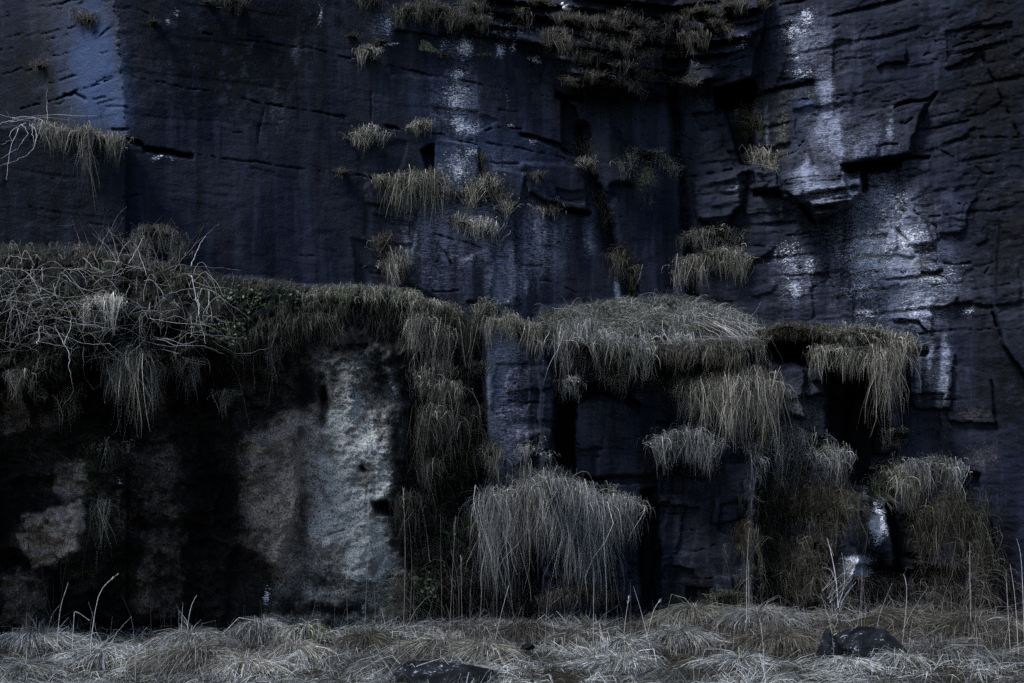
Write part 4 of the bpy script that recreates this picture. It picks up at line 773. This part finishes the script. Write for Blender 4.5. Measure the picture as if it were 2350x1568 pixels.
turf('turf', 'tangled dark brown and green growth filling the central gully', 2600, [(950, 750), (1095, 750), (1108, 1000), (1110, 1200), (1080, 1330), (940, 1330), (925, 1180), (955, 1000)], 40, .35, 'dark', .5, kgrav=.8)
turf('turf', 'shaggy dark grass over the face of the right buttress', 2000, [(1720, 1060), (1920, 1070), (1950, 1160), (1890, 1300), (1720, 1300)], 34, .12, 'dark', .3)
turf('turf', 'shaggy dark grass over the right flank of the buttress', 1600, [(2080, 1090), (2180, 1090), (2250, 1200), (2260, 1330), (2110, 1330), (2080, 1200)], 34, .12, 'dark', .3)
turf('turf', 'dark ragged roots hanging below the middle ledge edge', 2000, [(1300, 782), (1500, 788), (1700, 770), (1735, 790), (1690, 832), (1480, 820), (1310, 808)], 46, .15, 'brown', .1, kgrav=1.7)
# ground grass
def ground_grass():
    n = 60000
    y = 8.2 + 5.6 * rng.random(n) ** 1.15; x = (rng.random(n) * 2 - 1) * (.5 * y + .7)
    k = (vnoise(x * 2.4 + 5, y * 3.2) > .40); x, y = x[k], y[k]; n = len(x); z = gh(x, y)
    u, v = UV(np.stack([x, y, z], -1)); k = y < dep(u, v) - .02; x, y, z = x[k], y[k], z[k]; n = len(x)
    ang = fbm(x * 1.1 + 30, y * 1.1, 3) * 5 + rng.normal(0, .7, n)
    d0 = unit(np.stack([np.cos(ang), np.sin(ang) - .3, .35 + .9 * rng.random(n)], -1))
    L = (.14 + .42 * rng.random(n) ** 2) * np.where(rng.random(n) < .03, 1.8, 1)
    rt = np.stack([x, y, z - .01], -1); pts = paths(rt, d0, L, 4, 1.0)
    pts += rng.normal(0, 1, (n, 1, 3)) * .16 * L[:, None, None] * np.linspace(0, 1, 5)[None, :, None] ** 2
    pts[..., 2] = np.maximum(pts[..., 2], gh(pts[..., 0], pts[..., 1]) + .012 * rng.random((n, 1)))
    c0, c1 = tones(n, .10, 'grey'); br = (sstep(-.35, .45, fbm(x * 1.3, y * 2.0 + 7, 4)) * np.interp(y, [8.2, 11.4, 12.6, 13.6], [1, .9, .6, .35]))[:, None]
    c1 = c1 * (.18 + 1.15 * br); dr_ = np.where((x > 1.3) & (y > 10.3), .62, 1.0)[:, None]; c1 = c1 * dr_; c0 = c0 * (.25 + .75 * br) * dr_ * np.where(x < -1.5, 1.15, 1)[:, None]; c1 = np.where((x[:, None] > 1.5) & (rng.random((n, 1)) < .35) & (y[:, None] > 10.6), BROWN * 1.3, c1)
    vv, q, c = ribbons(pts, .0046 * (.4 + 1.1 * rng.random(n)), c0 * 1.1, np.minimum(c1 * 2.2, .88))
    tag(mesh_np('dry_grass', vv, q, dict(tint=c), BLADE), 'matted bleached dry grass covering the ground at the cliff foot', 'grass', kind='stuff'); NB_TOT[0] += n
ground_grass()
for (u, v, hw, d, h, g, lab), (mx, my, r, hh, zt) in zip(TUSS, MOUNDS):
    lean = rng.normal(0, .5, 2); tb = (.45 + .8 * rng.random()) * (.7 if mx > 1.3 and my > 10.5 else 1.0); n = int((520 + hw * 9) * (.6 + .7 * rng.random())); a = rng.random(n) * 2 * math.pi; q = rng.random(n) ** .6 * .85
    x = mx + np.cos(a) * q * r; y = my + np.sin(a) * q * r * .8; z = gh(x, y)
    sw = .5 * fbm(x * 3, y * 3, 2); d0 = unit(np.stack([np.cos(a + sw) * (.5 + q) + lean[0], np.sin(a + sw) * (.5 + q) - .35 + .5 * lean[1], .50 - .38 * q + .22 * rng.random(n)], -1))
    L = r * (.5 + .7 * rng.random(n)) * np.where(rng.random(n) < .08, 1.6, 1); pts = paths(np.stack([x, y, z - .01], -1), d0, L, 5, 1.5)
    pts += rng.normal(0, 1, (n, 1, 3)) * .07 * L[:, None, None] * np.linspace(0, 1, 6)[None, :, None] ** 1.5
    pts[..., 2] = np.maximum(pts[..., 2], gh(pts[..., 0], pts[..., 1]) + .01 + .02 * rng.random((n, 1)))
    c0, c1 = tones(n, g, 'brown' if 'brown' in lab and 'grey' not in lab else 'grey' if ('grey' in lab or 'pale' in lab or 'bleach' in lab) else 'straw')
    vv, qq, c = ribbons(pts, .0046 * (.4 + 1.1 * rng.random(n)), c0 * tb, np.minimum(c1 * 1.5 * tb, .85)); NB_TOT[0] += n
    base = np.array([mx, my, float(gh(np.array([mx]), np.array([my]))[0])])
    o = mesh_np('grass_tussock', vv - base, qq, dict(tint=c), BLADE); o.location = base
    tag(o, lab, 'tussock', 'tussocks on the ground')

# ------------------------------------------------------------------ stems: tubes
def tube_data(pts, r0, r1, col, S=4):
    K = len(pts); t = np.gradient(pts, axis=0); t = unit(t); ref = np.array([.31, -.9, .2]); a = unit(np.cross(t, ref)); b = np.cross(t, a)
    th = np.arange(S) / S * 2 * math.pi; r = np.linspace(r0, r1, K)[:, None, None]
    v = (pts[:, None] + r * (np.cos(th)[None, :, None] * a[:, None] + np.sin(th)[None, :, None] * b[:, None])).reshape(-1, 3)
    i = np.arange(K * S).reshape(K, S); j = np.roll(i, -1, 1)
    q = np.stack([i[:-1], j[:-1], j[1:], i[1:]], -1).reshape(-1, 4)
    return v, q, np.tile(np.asarray(col)[None], (len(v), 1)) * (.85 + .3 * rng.random((K, 1, 1)).repeat(S, 1).reshape(-1, 1))
def join(parts):
    V_, Q_, C_ = [], [], []; o = 0
    for v, q, c in parts: V_.append(v); Q_.append(q + o); C_.append(c); o += len(v)
    return np.concatenate(V_), np.concatenate(Q_), np.concatenate(C_)
def smooth_path(ctrl, n=12):
    c = np.array(ctrl, float); t = np.linspace(0, len(c) - 1, n); k = np.clip(t.astype(int), 0, len(c) - 2); f = (t - k)[:, None]
    p0 = c[np.maximum(k - 1, 0)]; p1 = c[k]; p2 = c[k + 1]; p3 = c[np.minimum(k + 2, len(c) - 1)]
    return .5 * (2 * p1 + (p2 - p0) * f + (2 * p0 - 5 * p1 + 4 * p2 - p3) * f ** 2 + (3 * p1 - p0 - 3 * p2 + p3) * f ** 3)
CC = [np.array((.50, .46, .46)), np.array((.30, .25, .24)), np.array((.13, .10, .10)), np.array((.60, .57, .57))]
def cane(parent, base, ctrl_uv, lift, r=.006, col=None, twigs=0, keep=True, fixd=None):
    cu_, cv_ = np.array(ctrl_uv, float).T
    d = (np.minimum(dep(cu_, cv_), dep(cu_, cv_ + 25)) if fixd is None else np.full(len(cu_), fixd)) - np.interp(np.linspace(0, 1, len(cu_)), np.linspace(0, 1, len(lift)), lift)
    d[1:] = d[0] * .65 + d[1:] * .35 if fixd is None else d[1:]
    d = np.minimum(d, dep(cu_, cv_) - .03) if keep else d
    p = smooth_path(P(cu_, cv_, d), 6 + 3 * len(cu_)); col = CC[rng.integers(0, 3)] if col is None else col
    p += np.cumsum(rng.normal(0, .010, p.shape), 0) * .7
    r = r * .48; parts = [tube_data(p, r, r * .35, col)]
    for k in range(twigs):
        i = rng.integers(2, len(p) - 2); dr = unit(p[i + 1] - p[i] + rng.normal(0, .6, 3) * np.linalg.norm(p[i + 1] - p[i])); L = .12 + .2 * rng.random()
        tp = np.stack([p[i] + dr * L * s + np.array([0, 0, .04]) * s * s for s in np.linspace(0, 1, 5)]); parts.append(tube_data(tp, r * .5, r * .2, col, 3))
    v, q, c = join(parts); return mesh_np('cane', v - base, q, dict(tint=c), CANE, parent)
def bramble(label, at, canes, group='brambles on the ledges'):
    base = P(np.float64(at[0]), np.float64(at[1]), np.float64(dep(at[0], at[1]))); e = empty('bramble', base); tag(e, label, 'bramble', group)
    for c in canes: cane(e, base, *c[:2], **(c[2] if len(c) > 2 else {}))
    return e
W = dict(col=CC[3], r=.008); DK = dict(col=CC[2], r=.007)
bramble('bleached bramble canes arching over the shelf at the far left', (60, 280), [
    ([(-5, 285), (40, 275), (110, 262), (235, 258)], [.1, .3], W), ([(60, 280), (30, 300), (28, 318), (5, 325)], [.1, .35, .4], W), ([(62, 282), (50, 290), (60, 310), (40, 345), (0, 370)], [.1, .4, .5], W),
    ([(70, 285), (82, 300), (75, 340), (40, 365), (0, 375)], [.1, .4, .5], W), ([(45, 295), (30, 340), (22, 400), (20, 415)], [.15, .3, .3], W), ([(100, 280), (98, 310), (85, 350)], [.15, .3], W),
    ([(20, 280), (90, 270), (150, 275)], [.1, .3], W), ([(30, 270), (100, 278), (143, 308)], [.1, .3], W), ([(0, 278), (60, 290), (140, 275)], [.2, .3], {}), ([(0, 262), (50, 275), (100, 285), (165, 290)], [.15, .25], {}),
    ([(5, 240), (10, 255), (30, 275)], [.1, .1], DK), ([(110, 285), (112, 240), (110, 205)], [.1, .1], {}), ([(155, 290), (160, 250), (170, 220)], [.1, .1], DK), ([(75, 284), (78, 305), (78, 322)], [.2, .4], W)])
can = []
for k in range(190):
    u0 = -30 + 520 * rng.random() ** 1.1; v0 = np.interp(u0, *np.array(BANK_T).T) + 20 + 200 * rng.random(); hd = rng.normal(0, 1); L = 60 + 130 * rng.random()
    up_ = rng.random(); du = L * math.sin(hd * .9); dv = -L * rng.choice([.55, .1, -.3]) * up_
    can.append(([(u0, v0), (u0 + du * .4, v0 + dv * .9), (u0 + du * .8, v0 + dv * .6 + 10), (u0 + du * 1.1, v0 + dv * .1 + L * .45 * rng.random())], [.05, .25, .35, .35], dict(r=.0026 + .0032 * rng.random(), twigs=int(rng.integers(0, 3)), keep=True, col=CC[[0, 1, 3, 3, 0][rng.integers(0, 5)]] * (.5 + .7 * rng.random()))))
bramble('dense tangle of bare bramble canes on the left bank', (200, 700), can)
can = []
for k in range(26):
    u0 = 180 + 240 * rng.random() ** .9; v0 = np.interp(u0, *np.array(BANK_T).T) + 20; L = 50 + 75 * rng.random(); s = rng.normal(-.15, .5)
    can.append(([(u0, v0), (u0 + L * s * .4, v0 - L * .5), (u0 + L * s, v0 - L)], [.02, .1, .1], dict(r=.003 + .002 * rng.random(), twigs=int(rng.integers(0, 4)), col=CC[rng.integers(1, 3)], keep=True)))
bramble('upright thin dark shrub stems on top of the left bank', (280, 600), can)
bramble('thick bleached sticks lying on the left bank', (160, 760), [
    ([(125, 745), (135, 775), (155, 810), (160, 840), (165, 870), (160, 905), (148, 925)], [.1, .3, .4], dict(col=CC[3], r=.010)), ([(25, 920), (55, 880), (85, 850)], [.4, .3], dict(col=CC[3], r=.009)), ([(438, 632), (445, 680), (455, 715), (470, 795)], [.1, .3, .35], dict(col=CC[3], r=.009)),
    ([(455, 690), (460, 705), (462, 730), (470, 790)], [.3, .4], dict(col=CC[3], r=.010)), ([(192, 795), (193, 850), (198, 880), (215, 905), (230, 900)], [.2, .4], dict(r=.007)), ([(440, 610), (455, 575), (475, 543)], [.1, .15], dict(col=CC[3], r=.011)),
    ([(295, 605), (320, 575), (335, 548)], [.1, .2], dict(col=CC[3], r=.010)), ([(205, 765), (240, 800), (275, 826)], [.2, .35], dict(col=CC[1], r=.007)), ([(85, 790), (90, 755), (92, 745)], [.2, .2], dict(col=CC[3], r=.011)),
    ([(150, 790), (160, 750), (168, 720)], [.2, .25], dict(col=CC[3], r=.008)), ([(480, 630), (500, 660), (515, 680)], [.1, .2], dict(r=.006)), ([(430, 630), (470, 660), (545, 670)], [.1, .25], dict(col=CC[3], r=.005)), ([(375, 622), (420, 605), (470, 612), (550, 625)], [.1, .2], dict(col=CC[1], r=.006)),
    ([(530, 835), (560, 920), (570, 980)], [.1, .1], dict(col=CC[1], r=.005)), ([(580, 790), (585, 840), (584, 890)], [.1, .1], dict(col=CC[1], r=.005)), ([(640, 850), (620, 890), (610, 930)], [.1, .1], dict(r=.004))])
can = []
for k in range(30):
    u0 = 1590 + 60 * rng.random(); v0 = 715 + 30 * rng.random(); L = 60 + 90 * rng.random(); a = rng.normal(.25, .5)
    can.append(([(u0, v0), (u0 + L * .45, v0 + L * .15 + 12 * a), (u0 + L * .8, v0 + L * .35 + 25 * a), (u0 + L, v0 + L * .8)], [.15, .4, .5, .5], dict(col=CC[rng.integers(0, 4)], r=.004 + .003 * rng.random(), keep=True)))
for k in range(26):
    u0 = 1260 + 420 * rng.random(); v0 = 700 + 50 * rng.random(); L = 40 + 60 * rng.random(); s = rng.choice([-1, 1])
    can.append(([(u0, v0), (u0 + s * L * .5, v0 - 12 + 20 * rng.random()), (u0 + s * L, v0 + 20 * rng.random())], [.15, .25, .3], dict(col=CC[rng.integers(0, 4)], r=.0035, keep=True)))
can += [([(1700, 745), (1730, 720), (1745, 695)], [.1, .1], dict(col=CC[0], r=.004)), ([(1330, 752), (1345, 740), (1320, 800)], [.2, .2], {}), ([(1262, 762), (1248, 790), (1262, 810), (1252, 828)], [.1, .2], dict(col=CC[3], r=.008)), ([(1520, 735), (1525, 765), (1545, 800)], [.2, .4], dict(col=CC[3], r=.006))]
bramble('sprawling bleached bramble canes over the middle ledge', (1600, 730), can)
bramble('few thin canes hanging across the blue pillar', (1100, 850), [([(1075, 895), (1092, 920), (1098, 960), (1095, 1000)], [.1, .2], dict(col=CC[0], r=.005)), ([(1120, 900), (1105, 905), (1090, 912)], [.1, .2], dict(r=.004)), ([(990, 1290), (985, 1200), (975, 1130)], [.3, .3], dict(r=.004))])

# stalks and saplings on the ground
def stalk(label, u, v_base, d, ctrl, r=.0035, col=None, head=False, grp='tall dry stalks'):
    p3 = P(np.float64(u), np.float64(v_base), np.float64(d)); z0 = float(gh(np.array([p3[0]]), np.array([p3[1]]))[0]); p3[2] = z0 - .02
    pts = [P(np.float64(a), np.float64(b), np.float64(d)) for a, b in ctrl]; path = smooth_path([p3] + pts, 9); path[:, 1] += np.linspace(0, 1, 9) ** 2 * rng.normal(0, .12)
    col = CC[rng.integers(0, 2)] if col is None else col; r = r * .72; parts = [tube_data(path, r, r * .45, col)]
    if head:
        k = 26; i = rng.random(k) * .22 + .78; q = np.stack([np.interp(i, np.linspace(0, 1, 9), path[:, j]) for j in range(3)], -1); dr = unit(rng.normal(0, .22, (k, 3)) + unit(path[-1] - path[-3]))
        vv, qq, c = ribbons(paths(q, dr, np.full(k, .045), 2, .1), np.full(k, .0035), np.tile(col * .8, (k, 1)), np.tile(col, (k, 1))); parts.append((vv, qq, c))
    v, q, c = join(parts); o = mesh_np('grass_stalk', v - p3, q, dict(tint=c), CANE); o.location = p3; tag(o, label, 'stalk', grp); return o
stalk('straight pale stalk in front of the tan rock patch at lower left', 130, 1450, 11.2, [(140, 1400), (164, 1335)], .005, CC[3])
stalk('long curved pale stalk leaning right at lower left', 205, 1450, 11.2, [(225, 1370), (262, 1322)], .006, CC[3], True)
stalk('bent broken pale stalk between the two long ones at lower left', 165, 1450, 11.0, [(170, 1420), (176, 1404), (208, 1424)], .005, CC[3])
stalk('short leaning brown stalk left of the bent one', 105, 1450, 11.4, [(118, 1415), (136, 1388)], .004)
stalk('pair of thin stalks left of the straw mound, right one', 428, 1440, 11.2, [(434, 1400), (440, 1370)], .004, CC[3])
stalk('pair of thin stalks left of the straw mound, left one', 415, 1440, 11.2, [(420, 1405), (426, 1380)], .004, CC[3])
stalk('dark thin stem in front of the left straw tussocks', 560, 1560, 9.6, [(575, 1480), (602, 1420)], .004, CC[2])
stalk('pale stem at the bottom edge left of the mossy mound', 310, 1560, 9.6, [(316, 1500), (318, 1445)], .004, CC[0])
stalk('tall pale stalk beside the large hanging grass, in front of dark rock', 1490, 1460, 11.4, [(1470, 1400), (1452, 1345)], .005, CC[3])
stalk('seeded stalk leaning right near the dark square rock', 1480, 1460, 11.2, [(1500, 1405), (1518, 1380)], .004, CC[0], True)
stalk('seeded upright stalk left of the dark square rock', 1430, 1470, 11.2, [(1436, 1420), (1444, 1372)], .004, CC[0], True)
stalk('tall thin stalk below the long comb of the largest hanging grass', 1362, 1480, 11.6, [(1362, 1400), (1362, 1310)], .004, CC[0])
stalk('tall thin stalk left of the comb, crossing the dark rock', 1250, 1470, 11.6, [(1254, 1400), (1258, 1326)], .004, CC[0])
stalk('dark stem in bottom centre leaning left', 1200, 1480, 10.8, [(1201, 1440), (1200, 1385)], .004, CC[2])
stalk('pale leaning stalk in front of the swirling tussocks', 1130, 1480, 11.0, [(1150, 1410), (1168, 1345)], .004, CC[0])
stalk('pale stalk crossing the bottom right tussocks, bent at its foot', 1395, 1500, 10.6, [(1380, 1450), (1376, 1430)], .004, CC[3])
stalk('tall pale pair of stalks left of the bare sapling, left stem', 1714, 1420, 11.8, [(1712, 1320), (1714, 1210)], .005, CC[0])
stalk('tall pale pair of stalks left of the bare sapling, right stem', 1720, 1420, 11.8, [(1718, 1340), (1720, 1285)], .004, CC[0])
stalk('thin dark stem at the left of the lower right grass', 1590, 1500, 10.6, [(1592, 1430), (1596, 1370)], .004, CC[2])
stalk('dark stem near the high straw mound', 1640, 1520, 10.2, [(1640, 1440), (1642, 1380)], .004, CC[2])
stalk('dark curved stem right of the tall pale pair', 1765, 1450, 11.0, [(1790, 1410), (1800, 1380)], .005, CC[2])
stalk('pale bottom stem right of the high straw mound', 1752, 1560, 9.8, [(1752, 1480), (1746, 1420)], .005, CC[0])
stalk('long pale stalk right of the boulder leaning left', 2245, 1480, 10.6, [(2235, 1420), (2225, 1375)], .004, CC[0])
stalk('very tall pale stalk at the right crossing the dark flank', 2228, 1420, 11.6, [(2226, 1330), (2226, 1245)], .004, CC[0])
stalk('tall pale stalk by the right edge, left of three', 2320, 1460, 10.8, [(2310, 1380), (2300, 1306)], .005, CC[0])
stalk('tall pale stalk by the right edge, middle of three', 2338, 1460, 10.8, [(2330, 1380), (2318, 1295)], .005, CC[0])
stalk('tall pale stalk by the right edge, right of three', 2352, 1460, 10.8, [(2345, 1300), (2334, 1236)], .005, CC[0])
stalk('thin stalk leaning right beyond the boulder', 2070, 1450, 11.4, [(2085, 1370), (2090, 1320)], .004, CC[0])
k = 0
for u, h, w in [(925, 330, 0), (936, 250, 0), (950, 120, 0), (1030, 260, 0), (1040, 150, 0), (1052, 190, 0), (1062, 170, 0), (1078, 160, 0), (1015, 200, 0), (1098, 220, 0), (1140, 150, 0), (860, 140, 0), (836, 190, 0), (800, 150, 0)]:
    stalk(['first', 'second', 'third', 'fourth', 'fifth', 'sixth', 'seventh', 'eighth', 'ninth', 'tenth', 'eleventh', 'twelfth', 'thirteenth', 'fourteenth'][int(np.argsort(np.argsort([925, 936, 950, 1030, 1040, 1052, 1062, 1078, 1015, 1098, 1140, 860, 836, 800]))[k])] + ' from left of the thin upright stalks before the gully and grey buttress', u, 1450, 11.9, [(u + rng.normal(0, 5), 1450 - h * .55), (u + rng.normal(0, 10), 1450 - h)], .0027, CC[[0, 1, 1][k % 3]] * .7, k % 3 == 0, 'thin stalks before the gully'); k += 1

def stems():
    parts = []
    for k in range(190):
        y = 11.6 + 1.2 * rng.random() if k < 130 else 9.2 + 2.4 * rng.random(); x = (rng.random() * 2 - 1) * .5 * y; z = float(gh(np.array([x]), np.array([y]))[0]); h = .15 + .55 * rng.random() ** 1.7; ln = rng.normal(0, .18, 2) * h
        parts.append(tube_data(smooth_path([(x, y, z - .02), (x + ln[0] * .3, y + ln[1] * .3, z + h * .55), (x + ln[0], y + ln[1], z + h)], 6), .0021, .0009, CC[rng.integers(0, 3)] * .8, 3))
    v, q, c = join(parts); tag(mesh_np('dead_stems', v, q, dict(tint=c), CANE), 'many thin dead stems standing in the grass along the cliff foot', 'stems', kind='stuff')
stems()
def shrub(label, u, vb, d, stems, r, cols, name='bare_sapling'):
    p3 = P(np.float64(u), np.float64(vb), np.float64(d)); p3[2] = float(gh(np.array([p3[0]]), np.array([p3[1]]))[0]) - .02; e = empty(name, p3); tag(e, label, 'sapling' if 'sapling' in name else 'shrub')
    for k, (ctrl, rr, c, dy) in enumerate(stems):
        pts = [P(np.float64(a), np.float64(b), np.float64(d)) for a, b in ctrl]; path = smooth_path(pts, 9); path[:, 1] += np.linspace(0, dy, 9)
        if k == 0: path[0] = p3
        rr = rr * .62; v, q, cc = tube_data(path, rr, rr * .35, cols[c], 5); mesh_np('trunk' if k == 0 else 'branch', v - p3, q, dict(tint=cc), CANE, e)
    return e
SC = [np.array((.03, .025, .025)), np.array((.45, .44, .47))]
shrub('bare sapling with pale upper twigs standing before the dark boulder', 1925, 1500, 10.6, [([(1925, 1500), (1926, 1440), (1924, 1390)], .016, 0, .0), ([(1924, 1395), (1921, 1330), (1912, 1270), (1905, 1236)], .010, 1, .1), ([(1924, 1430), (1905, 1400), (1885, 1375), (1860, 1360)], .005, 1, -.1),
    ([(1923, 1375), (1905, 1345), (1878, 1320)], .005, 1, -.15), ([(1921, 1340), (1910, 1310), (1892, 1302)], .004, 1, .1), ([(1926, 1400), (1945, 1365), (1972, 1338)], .005, 1, .1), ([(1925, 1385), (1940, 1350), (1945, 1310), (1942, 1270)], .004, 1, .15), ([(1924, 1420), (1915, 1440), (1890, 1365)], .004, 1, .1), ([(1923, 1365), (1912, 1345), (1900, 1330)], .004, 1, -.1), ([(1913, 1275), (1905, 1255), (1895, 1250)], .003, 1, 0)] + [([(1924 - 6 * k_ + 4, 1420 - 9 * k_), (1924 + sg * 14, 1400 - 12 * k_), (1924 + sg * (26 + 3 * k_), 1384 - 14 * k_)], .0028, int(k_ % 3 > 0), .08 * sg) for k_ in range(8) for sg in (-1, 1)], .02, SC)
st = [([(1985, 1440), (1990, 1400), (2000, 1340)], .005, 0, 0)]
for k in range(16):
    a = 1960 + 120 * rng.random(); st.append(([(a, 1450), (a + rng.normal(8, 10), 1405), (a + rng.normal(16, 22), 1350 - 50 * rng.random())], .0035, int(rng.random() < .25), rng.normal(0, .2)))
shrub('thicket of thin dark leafless twigs behind the dark boulder', 1985, 1440, 11.4, st, .005, SC, 'bare_shrub')
st = [([(130, 1450), (90, 1360), (70, 1290), (60, 1200)], .010, 0, 0), ([(128, 1440), (105, 1370), (85, 1270), (92, 1200)], .007, 0, .1), ([(75, 1300), (55, 1250), (48, 1200)], .005, 0, 0), ([(135, 1450), (140, 1350), (150, 1270), (160, 1240)], .006, 0, .1), ([(140, 1340), (135, 1300), (134, 1260)], .004, 0, .1), ([(85, 1290), (95, 1250), (100, 1220)], .004, 0, 0)]
shrub('dark leafless shrub in front of the tan rock patch', 130, 1450, 11.7, st, .01, [np.array((.02, .016, .015)), CC[2]], 'bare_shrub')
st = [([(2240, 1480), (2160, 1475), (2080, 1478), (2000, 1470)], .006, 0, 0), ([(2120, 1420), (2180, 1395), (2260, 1370)], .004, 0, 0)]
shrub('dark fallen briar stem lying across the grass beside the boulder', 2240, 1480, 10.4, st, .006, SC, 'bare_shrub')

# leafy plants
def leafy(label, poly, n, size, fixd=None):
    u, v = [], []; a = np.array(poly, float); lo, hi = a.min(0), a.max(0)
    x = lo[0] + (hi[0] - lo[0]) * rng.random(n * 5); y = lo[1] + (hi[1] - lo[1]) * rng.random(n * 5); k = inside(poly, x, y); x, y = x[k][:n], y[k][:n]; n = len(x)
    d = np.minimum(dep(x, y), dep(x, y + 12)) - .05 - .12 * rng.random(n); c = P(x, y, d); base = c.mean(0)
    nrm = unit(np.stack([rng.normal(0, .6, n), -np.ones(n), .5 + rng.normal(0, .5, n)], -1)); ax = unit(np.cross(nrm, rng.normal(0, 1, (n, 3)))); bx = np.cross(nrm, ax); s = size * (.6 + .8 * rng.random((n, 1)))
    shp = [(-1, 0, 0), (-.4, .55, .12), (.35, .5, .1), (1, 0, 0), (.35, -.5, .1), (-.4, -.55, .12)]
    vv = np.stack([c + ax * s * p + bx * s * q_ + nrm * s * r_ for p, q_, r_ in shp], 1); i = np.arange(n)[:, None] * 6
    q = np.concatenate([i + np.array([[0, 1, 2, 3]]), i + np.array([[0, 3, 4, 5]])]); col = GREEN * np.array([.75, 1.05, 1.0]) * (.2 + .6 * rng.random((n, 1)))
    e = empty('leafy_plant', base); tag(e, label, 'plant', 'green leafy plants'); tag(mesh_np('leaves', vv.reshape(-1, 3) - base, q, dict(tint=np.repeat(col, 6, 0)), LEAF, e), kind='stuff')
    parts = [tube_data(smooth_path([c[i_] + np.array([0, .1, -.05]), c[i_] * .5 + c[j_] * .5, c[j_]], 5), .003, .002, np.array((.05, .06, .03)), 3) for i_, j_ in rng.integers(0, n, (max(3, n // 10), 2)) if np.linalg.norm(c[i_] - c[j_]) < .6]
    if parts: v_, q_, c_ = join(parts); mesh_np('stems', v_ - base, q_, dict(tint=c_), CANE, e)
leafy('dark green leafy plant on the left bank, upper clump below the edge', [(490, 670), (590, 640), (600, 690), (500, 700)], 60, .022)
leafy('dark green leafy plant on the left bank, right clump', [(600, 640), (690, 650), (700, 690), (560, 720)], 70, .022)
leafy('yellow green leafy growth lower on the left bank', [(430, 740), (560, 740), (570, 790), (480, 800)], 80, .020)
leafy('small green leafy sprig on the left bank near brambles', [(210, 610), (245, 610), (240, 635), (212, 635)], 40, .022)
leafy('bright green leafy sprig in the gully below the bright green tuft', [(1010, 1215), (1060, 1235), (1058, 1275), (1030, 1270)], 70, .028)
leafy('green leafy plant at the foot of the gully, upper left', [(945, 1320), (985, 1312), (985, 1350), (950, 1350)], 60, .026)
leafy('green leafy plant at the foot of the gully, lowest and widest', [(945, 1365), (1005, 1340), (1005, 1385), (950, 1400)], 110, .026)
leafy('small bright green leafy sprig right of the gully foot', [(1125, 1315), (1145, 1315), (1142, 1345), (1125, 1345)], 36, .026)
leafy('small dark leafy plant at the cliff foot right of the gully', [(1170, 1370), (1205, 1375), (1200, 1390), (1170, 1388)], 40, .026)

# ------------------------------------------------------------------ stones on the ground and the bird
def boulder(label, u, v, d, rx, ry, rz, seed, name='boulder'):
    import bmesh
    bm = bmesh.new(); bmesh.ops.create_icosphere(bm, subdivisions=5, radius=1); r = np.random.default_rng(seed); off = r.random(2) * 50
    co = np.array([w.co[:] for w in bm.verts]); pl = unit(r.normal(0, 1, (16, 3))); k = np.ones(len(co))
    for p_ in pl: k = np.minimum(k, (.62 + .2 * r.random()) / np.maximum(co @ p_, .2))
    k = np.minimum(k, 1.0); k += .06 * fbm(co[:, 0] * 3 + off[0] + co[:, 2] * 1.7, co[:, 1] * 3 + off[1] + co[:, 2], 4); co = co * k[:, None] * np.array([rx, ry, rz])
    for w, c in zip(bm.verts, co): w.co = c
    me = bpy.data.meshes.new(name); bm.to_mesh(me); bm.free(); me.materials.append(BOULDER); o = bpy.data.objects.new(name, me); COL.objects.link(o)
    o.location = P(np.float64(u), np.float64(v), np.float64(d)); tag(o, label, 'boulder'); return o
boulder('long dark boulder with white lichen dots in the grass at lower right', 1985, 1498, 10.7, .45, .40, .27, 4)
boulder('small dark upright stone leaning on the left end of the boulder', 1903, 1496, 10.5, .15, .22, .25, 9)
boulder('flat half buried bluish stone at the bottom edge left of centre', 1020, 1572, 9.5, .80, .45, .22, 12)
boulder('small dark stone in the grass right of bottom centre', 1212, 1485, 10.6, .09, .1, .045, 15)

def bird():
    c = P(np.float64(1299), np.float64(18), np.float64(dep(1299, 18) - .12)); e = empty('bird', c); tag(e, 'small white and grey bird sitting in the dark hollow at the top', 'bird')
    import bmesh
    def blob(name, loc, sc, col):
        bm = bmesh.new(); bmesh.ops.create_icosphere(bm, subdivisions=3, radius=1)
        for w in bm.verts: w.co = Vector((w.co.x * sc[0] * (1 - .35 * max(0, w.co.x)), w.co.y * sc[1], w.co.z * sc[2])) + Vector(loc)
        me = bpy.data.meshes.new(name); bm.to_mesh(me); bm.free(); m, nt, bs = new_mat(name + '_plumage'); b = NB(nt); n = b.noise(b.n('ShaderNodeNewGeometry').outputs['Position'], 60, 3)
        nt.links.new(b.mix(n, tuple(x * .8 for x in col), col), bs.inputs['Base Color']); me.materials.append(m); o = bpy.data.objects.new(name, me); COL.objects.link(o); o.parent = e
    blob('body', (.03, 0, 0), (.085, .04, .042), (.62, .64, .68)); blob('head', (-.045, -.01, .045), (.028, .026, .026), (.75, .76, .78)); blob('tail', (.12, 0, -.015), (.05, .018, .010), (.3, .31, .34)); blob('wing', (.05, -.036, .008), (.075, .01, .028), (.2, .21, .25)); blob('beak', (-.078, -.012, .042), (.012, .005, .005), (.3, .25, .1))
bird()
print('blades', NB_TOT[0], 'faces', sum(len(o.data.polygons) for o in bpy.data.objects if o.type == 'MESH'))
